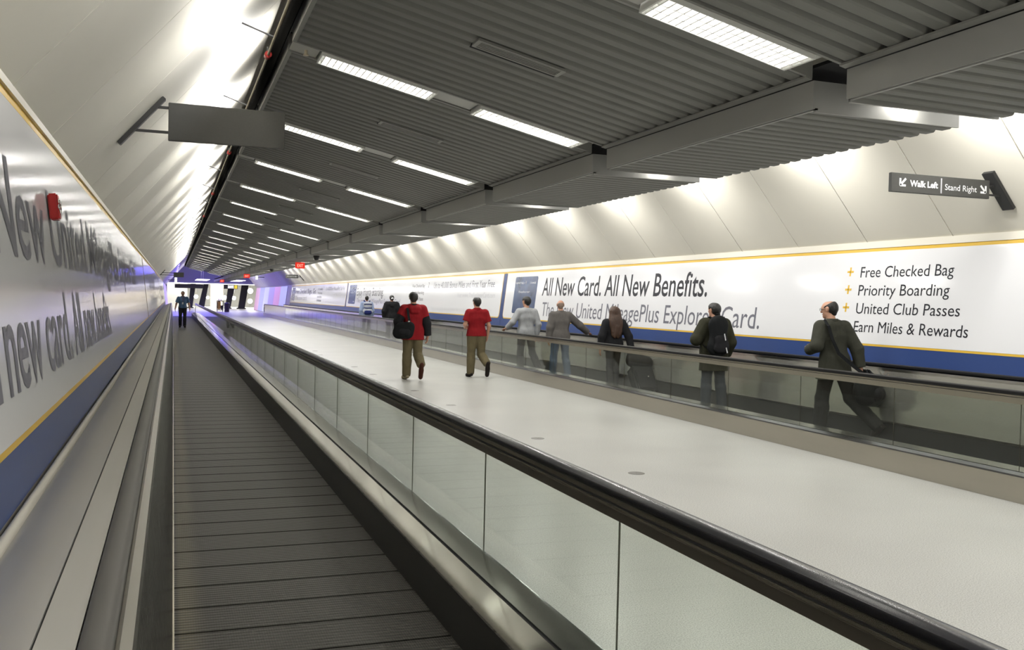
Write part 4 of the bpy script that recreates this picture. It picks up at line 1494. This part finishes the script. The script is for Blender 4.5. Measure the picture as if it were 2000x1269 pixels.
        if st == 'long':
            for sx in (-1, 1):
                hp += [rc(Hh((.05 * sx, -.055, .0)), Hh((.085 * sx, -.09, -.24)), .078 * s, .078 * s, .05, ((0, 1, 0), .75)), rc(Hh((.03 * sx, -.10, -.18)), Hh((.06 * sx, -.135, -.46)), .085 * s, .055 * s, .05, ((0, 1, 0), .6)),
                       rc(Hh((.10 * sx, -.085, -.18)), Hh((.095 * sx + .01, -.13, -.40)), .04 * s, .03 * s, .03), rc(Hh((.02 * sx + .01, -.135, -.3)), Hh((.04 * sx, -.15, -.52)), .035 * s, .02 * s, .03)]
            cl = []
        if st == 'bun':
            hp += [rc(Hh((0, -.10, .0)), Hh((0, -.15, -.04)), .03 * s, .04 * s, .02)]
        skin_mesh('hair', hp + face, M[hr], root, cl, min(h, .010))
        if st == 'bun':
            skin_mesh('hair_band', [rc(Hh((0, -.113, -.008)), Hh((0, -.120, -.014)), .043 * s, None, .01)], M['paper'], root, (), .008)
    if fit.get('glasses'):
        g = MB()
        for sx in (-1, 1):
            c = Hh((.034 * sx, .108, .006))
            g.tube([c + (hx * math.cos(a) * .022 + RH[:, 2] * math.sin(a) * .018) * s for a in [i * PI / 8 for i in range(17)]], .002, 5, caps=False)
            g.tube([c + hx * .022 * sx * s, Hh((.082 * sx, .0, .012))], .002, 5)
        g.tube([Hh((-.012, .11, .008)), Hh((.012, .11, .008))], .002, 5)
        build('glasses', g, M['plastic'], root, local=True)
    if fit.get('lanyard'):
        g = MB()
        g.tube([U((-.06, .06, 1.47)), U((-.045, .128, 1.38)), U((-.005, .145, 1.22)), U((.03, .132, 1.38)), U((.06, .06, 1.47))], .007, 6)
        ly = build('lanyard', g, M['cloth_lanyard'], root, local=True)
        build('badge', MB().box(-.035 * s, .035 * s, .138 * s, .143 * s, 1.12 * s, 1.22 * s), M['paper'], ly, local=True)
    return root


NEAR, MID, FAR = .011, .013, .020
walkL = dict(kneeR=(.10, -.03, .50), ankR=(.10, -.34, .30), toeR=(.11, -.25, .06), kneeL=(-.10, .05, .49), ankL=(-.105, .05, .085), toeL=(-.125, .22, .032), hipR=(.095, -.01, .92))

# two men on the corridor floor
person('man in red jacket with black sleeves and khaki trousers walking away along the corridor', (4.63, 18.72, 0), 0.0, 1.79,
       {**walkL, 'elL': (-.32, -.04, 1.16), 'wrL': (-.29, .10, .98), 'hdL': (.4, .5, -.6), 'elR': (.275, -.03, 1.13), 'wrR': (.31, .02, .87), 'yaw': -.05},
       dict(top=dict(col='red', off=.036, hem=.80, two_tone='black', collar='black', hood=True, arm=.004), trousers='khaki', leg_loose=.028, shoes=('shoepale', 'shoebrown'), back=True, hair_t=.016), NEAR)
person('man in red polo shirt and khaki trousers walking away on the corridor floor', (6.15, 19.2, 0), 0.0, 1.72,
       {**walkL, 'kneeR': (.11, -.02, .50), 'ankR': (.16, -.33, .30), 'toeR': (.18, -.25, .06), 'elL': (-.27, -.02, 1.15), 'wrL': (-.20, .22, 1.08), 'hdL': (.5, .8, 0), 'elR': (.27, -.05, 1.13), 'wrR': (.26, .03, .91), 'yaw': .12},
       dict(top=dict(col='red', off=.0175, hem=.90, flare=.016, cuff='short', collar='red', arm=.012), trousers='khaki', leg_loose=.026, shoes=('shoe',), back=True, style='flat', bulk=1.1), NEAR)

# travellers on the far moving walkway
person('man in light grey sweatshirt on the far walkway, left hand on its handrail', (7.46, 19.65, .012), 0.0, 1.75,
       dict(elL=(-.34, -.03, 1.17), wrL=(-.43, .10, 1.035), hdL=(-.2, .9, -.2), pnL=(0, 0, -1), elR=(.27, -.06, 1.13), wrR=(.25, -.02, .88), kneeR=(.14, -.05, .49), ankR=(.24, -.26, .12), toeR=(.27, -.11, .032), kneeL=(-.10, .07, .49), ankL=(-.10, .06, .085), toeL=(-.12, .23, .032), yaw=.35),
       dict(top=dict(col='grey', off=.024, hem=.80), trousers='charcoal', shoes=('shoe',), back=True), NEAR)
person('bald man in taupe jacket and jeans, right hand on the wall side handrail', (7.72, 18.3, .012), 0.0, 1.69,
       dict(elR=(.47, .02, 1.20), wrR=(.72, .12, 1.035), hdR=(.75, .6, -.15), pnR=(0, 0, -1), elL=(-.26, -.04, 1.14), wrL=(-.27, -.01, .90), kneeL=(-.13, .03, .49), ankL=(-.17, -.01, .085), toeL=(-.20, .16, .032), kneeR=(.14, .0, .49), ankR=(.17, -.10, .085), toeR=(.20, .07, .032), yaw=-.3, nod=.1),
       dict(top=dict(col='taupe', off=.030, hem=.82, collar='taupe', arm=.006), trousers='jeans', shoes=('shoe',), back=True, style='fringe', fringe=-.012, hair='hair_thin', bulk=1.06), NEAR)
person('woman with long brown hair and black jacket pulling a suitcase on the far walkway', (7.80, 15.9, .012), 0.0, 1.58,
       dict(elR=(.30, -.10, 1.13), wrR=(.33, -.16, .90), hdR=(.1, -.4, -1), curlR=1.1, elL=(-.29, -.04, 1.13), wrL=(-.30, .0, .88), kneeL=(-.07, .02, .49), ankL=(-.07, -.04, .085), toeL=(-.08, .13, .032), kneeR=(.09, .05, .49), ankR=(.09, .06, .085), toeR=(.10, .23, .032)),
       dict(top=dict(col='black', off=.028, hem=.82, arm=.008), trousers='charcoal', leg_loose=.006, shoes=('black',), back=True, style='long', hair='hair_brown', hair_t=.018, bulk=.95), NEAR)
person('young man in olive hooded coat wearing a black backpack on the far walkway', (7.92, 12.62, .012), 0.0, 1.68,
       dict(elL=(-.34, -.02, 1.16), wrL=(-.18, .24, 1.14), hdL=(.7, .6, .2), elR=(.29, -.03, 1.12), wrR=(.28, .08, .90), kneeL=(-.11, .02, .49), ankL=(-.12, .02, .085), toeL=(-.14, .19, .032), kneeR=(.13, .0, .49), ankR=(.15, -.05, .085), toeR=(.18, .12, .032), yaw=.25),
       dict(top=dict(col='olive', off=.045, hem=.66, collar='olive', hood=True, arm=.006), trousers='darkjeans', leg_loose=.02, shoes=('shoe',), back=True, hair_t=.014, bulk=1.1), NEAR)
person('balding man in dark tweed jacket striding ahead on the far walkway', (7.98, 9.86, .012), 0.0, 1.74,
       dict(elL=(-.31, -.03, 1.17), wrL=(-.24, .22, 1.10), hdL=(.2, 1, .1), elR=(.28, -.08, 1.13), wrR=(.31, -.12, .88), hdR=(.05, -.1, -1), curlR=1.2, kneeL=(-.12, .08, .49), ankL=(-.15, .06, .085), toeL=(-.17, .23, .032), kneeR=(.20, -.08, .50), ankR=(.36, -.42, .17), toeR=(.38, -.29, .04), lean=.10, sway=-.05, yaw=.45, nod=.1),
       dict(top=dict(col='tweed', off=.028, hem=.74, collar='tweed', arm=.008, flare=.045), trousers='trouser', leg_loose=.024, shoes=('shoe',), back=False, style='fringe', fringe=.062, hair='hair_black', glasses=True, bulk=1.0), NEAR)
person('traveller in pale blue jacket wearing a backpack far along the far walkway', (7.70, 39.3, .012), 0.0, 1.73, {}, dict(top=dict(col='paleblue', off=.035, hem=.82, arm=.006), trousers='darkjeans', shoes=('shoe',), back=True, skin='skin_dark', hair='hair_black', hair_t=.004), FAR)
person('traveller in black coat with tied hair, far walkway, left of the man in red jacket', (7.72, 34.6, .012), 0.0, 1.76, dict(elL=(-.28, -.02, 1.15), elR=(.28, -.02, 1.15)), dict(top=dict(col='black', off=.045, hem=.72, hood=True, arm=.01), trousers='charcoal', shoes=('shoe',), back=True, hair='hair_black', style='bun'), FAR)
person('man in blue shirt and red lanyard facing the camera on the near walkway', (0.45, 48.3, .012), PI, 1.76,
       dict(kneeL=(-.10, .05, .49), ankL=(-.10, .03, .085), toeL=(-.12, .20, .032), kneeR=(.10, .0, .49), ankR=(.10, -.05, .085), toeR=(.12, .12, .032), elL=(-.29, -.04, 1.13), wrL=(-.33, .03, .88), elR=(.29, -.04, 1.13), wrR=(.34, .02, .89)),
       dict(top=dict(col='blueshirt', off=.018, hem=.93, cuff='short', collar='blueshirt', arm=.014), trousers='charcoal', shoes=('shoe',), hair='hair_grey', lanyard=True, bulk=1.02, belt=True, hb=.012), MID)


# ------------------------------------------------------------------ bags
def bag_thing(name, label, cat, loc):
    return thing(name, label, cat, loc)


def strap(name, pts, m, parent, w=.02):
    """flat webbing along a path"""
    mb = MB()
    pts = [Vector(p) for p in pts]
    vs, fs = [], []
    for i, p in enumerate(pts):
        d = (pts[min(i + 1, len(pts) - 1)] - pts[max(i - 1, 0)]).normalized()
        sdv = d.cross(Vector((0, 1, 0.15))).normalized() * w
        n = sdv.cross(d).normalized() * .003
        vs += [p - sdv - n, p + sdv - n, p + sdv + n, p - sdv + n]
        if i:
            a, b = 4 * (i - 1), 4 * i
            fs += [(a + j, a + (j + 1) % 4, b + (j + 1) % 4, b + j) for j in range(4)]
    fs += [(0, 1, 2, 3), (len(vs) - 1, len(vs) - 2, len(vs) - 3, len(vs) - 4)]
    mb.add(vs, fs)
    return build(name, mb, m, parent, local=True)


K_ = M['cloth_bagblack']
# shoulder bag of the man in the red jacket
t = bag_thing('shoulder_bag', 'black shoulder bag at the left hip of the man in the red jacket', 'bag', (4.63, 18.72, 0))
sq = ((.45, 1, 0), .62)
skin_mesh('bag_body', [rc((-.30, -.17, 1.07), (-.13, -.23, 1.09), .105, None, .05, sq), rc((-.34, -.17, .96), (-.17, -.23, .96), .12, None, .06, sq)], K_, t, (), .011)
skin_mesh('bag_pocket', [rc((-.29, -.255, .98), (-.19, -.285, .98), .07, None, .03, sq)], M['cloth_black'], t, (), .01)
strap('shoulder_strap', [(-.13, -.26, 1.15), (-.15, -.215, 1.30), (-.155, -.155, 1.44), (-.15, -.04, 1.51), (-.15, .09, 1.44), (-.2, .16, 1.25), (-.30, -.02, 1.12)], K_, t, .024)
build('strap_buckle', MB().box(-.165, -.125, -.252, -.24, 1.17, 1.21), M['chrome'], t, local=True)

# backpack of the man in the olive coat
t = bag_thing('backpack', 'black backpack with two reflective tabs on the man in olive coat', 'backpack', (7.84, 12.62, .012))
sq = ((0, 1, 0), .6)
skin_mesh('pack_body', [rc((-.055, -.245, 1.34), (.045, -.245, 1.34), .105, None, .05, sq), rc((-.07, -.26, 1.02), (.06, -.26, 1.02), .12, None, .09, sq), rc((-.005, -.25, 1.0), (-.005, -.24, 1.36), .135, None, .05, sq)], K_, t, (), .011)
skin_mesh('front_pocket', [rc((-.06, -.345, 1.0), (.05, -.345, 1.0), .075, None, .03, ((0, 1, 0), .5)), rc((-.055, -.335, 1.13), (.045, -.335, 1.13), .065, None, .04, ((0, 1, 0), .5))], M['cloth_black'], t, (), .010)
for sx in (-1, 1):
    strap('shoulder_strap', [(.08 + .09 * sx, -.20, 1.42), (.08 + .115 * sx, -.06, 1.462), (.08 + .12 * sx, .08, 1.42), (.08 + .14 * sx, .18, 1.28), (.08 + .20 * sx, .08, 1.08), (.05 + .16 * sx, -.16, .98)], K_, t, .024)
build('reflective_tab', MB().obox((.03, -.385, 1.17), (.006, 0, .004), (0, .004, 0), (-.012, 0, .05)), M['paper'], t, local=True)
build('reflective_tab', MB().obox((.06, -.395, .97), (.006, 0, .004), (0, .004, 0), (-.012, 0, .04)), M['paper'], t, local=True)
build('carry_handle', MB().tube([(-.04, -.20, 1.47), (-.03, -.22, 1.52), (.03, -.22, 1.52), (.04, -.20, 1.47)], .010, 8), K_, t, local=True, smooth=True)

# duffel bag of the striding man
t = bag_thing('duffel_bag', 'dark duffel bag hanging at the right side of the striding balding man', 'bag', (7.98, 9.86, .012))
sq = ((1, .25, 0), .8)
skin_mesh('bag_body', [rc((.20, -.36, .64), (.42, -.20, .62), .165, None, .05, ((0, .9, .1), .85)), rc((.18, -.38, .56), (.50, -.18, .52), .13, None, .06), rc((.24, -.30, .78), (.35, -.22, .76), .055, None, .07)], K_, t, [((0, 0, -1), (0, 0, .40))], .011)
skin_mesh('end_pocket', [rc((.26, -.46, .58), (.34, -.42, .58), .09, None, .03)], M['cloth_black'], t, (), .011)
strap('shoulder_strap', [(.20, -.36, .80), (.06, -.27, .93), (-.10, -.195, 1.08), (-.17, -.155, 1.25), (-.19, -.10, 1.42), (-.19, -.01, 1.495), (-.14, .16, 1.42), (.06, .22, 1.15), (.33, .02, .90), (.43, -.18, .80)], K_, t, .022)
build('carry_handle', MB().tube([(.28, -.30, .80), (.30, -.24, .865), (.34, -.16, .865), (.40, -.18, .80)], .011, 8).tube([(.33, -.34, .80), (.33, -.26, .865), (.36, -.18, .865), (.44, -.24, .80)], .011, 8), K_, t, local=True, smooth=True)

# suitcase and the bag on top of it
t = bag_thing('suitcase', 'dark wheeled suitcase tilted behind the woman with long hair', 'suitcase', (8.20, 15.25, .012))
tl = .62                                 # tilt about x, leaning forward to the hand
R_ = Matrix.Rotation(-tl, 4, 'X')
ax, ay, az = (R_ @ Vector((1, 0, 0))), (R_ @ Vector((0, 1, 0))), (R_ @ Vector((0, 0, 1)))


def sp(a, b_, c):
    return Vector((0, -.06, .045)) + ax * a + ay * b_ + az * c


build('shell', MB().obox(sp(0, .11, .30), ax * .22, ay * .115, az * .27), M['cloth_bagblack'], t, local=True, bevel=.03)
build('front_pocket', MB().obox(sp(0, -.018, .26), ax * .17, ay * .018, az * .19), M['cloth_black'], t, local=True, bevel=.01)
for sx in (-1, 1):
    build('wheel', MB().tube([sp(sx * .13 - .012, .04, .01), sp(sx * .13 + .012, .04, .01)], .036, 14), M['plastic'], t, local=True)
    build('handle_rod', MB().tube([sp(sx * .07, .235, .5), sp(sx * .07, .235, .96)], .008, 8), M['chrome'], t, local=True)
build('handle_grip', MB().tube([sp(-.085, .235, .96), sp(.085, .235, .96)], .014, 8), M['plastic'], t, local=True)
build('badge_plate', MB().obox(sp(.05, -.038, .3), ax * .012, ay * .002, az * .012), M['chrome'], t, local=True)
t2 = bag_thing('tote_bag', 'black travel bag resting on top of the tilted dark suitcase', 'bag', (8.20, 15.25, .012))
skin_mesh('bag_body', [rc(A3(sp(-.13, .06, .70)), A3(sp(.16, .06, .66)), .125, None, .04, (tuple(ay), .9)), rc(A3(sp(-.13, .06, .80)), A3(sp(.06, .06, .78)), .07, None, .06)], M['cloth_black'], t2, (), .012)
build('carry_handle', MB().tube([sp(-.07, .06, .84), sp(-.05, .07, .95), sp(.05, .07, .95), sp(.07, .06, .84)], .009, 8), K_, t2, local=True, smooth=True)

# backpack of the far traveller
t = bag_thing('backpack', 'blue and white backpack on the far traveller in pale blue jacket', 'backpack', (7.70, 39.3, .012))
sq = ((0, 1, 0), .6)
skin_mesh('pack_body', [rc((-.08, -.21, 1.36), (.08, -.21, 1.36), .11, None, .05, sq), rc((-.09, -.225, 1.08), (.09, -.225, 1.08), .12, None, .1, sq)], M['cloth_bagwhite'], t, (), .02)
skin_mesh('front_pocket', [rc((-.08, -.30, 1.03), (.08, -.30, 1.03), .085, None, .03, ((0, 1, 0), .6))], M['cloth_navy'], t, (), .02)
for z in (1.38, 1.22):
    build('pack_strap', MB().box(-.17, .17, -.295, -.28, z - .018, z + .018), M['cloth_navy'], t, local=True)
for sx in (-1, 1):
    strap('shoulder_strap', [(.09 * sx, -.18, 1.44), (.11 * sx, -.06, 1.53), (.12 * sx, .08, 1.46), (.16 * sx, .12, 1.2), (.17 * sx, -.14, 1.05)], M['cloth_navy'], t, .03)
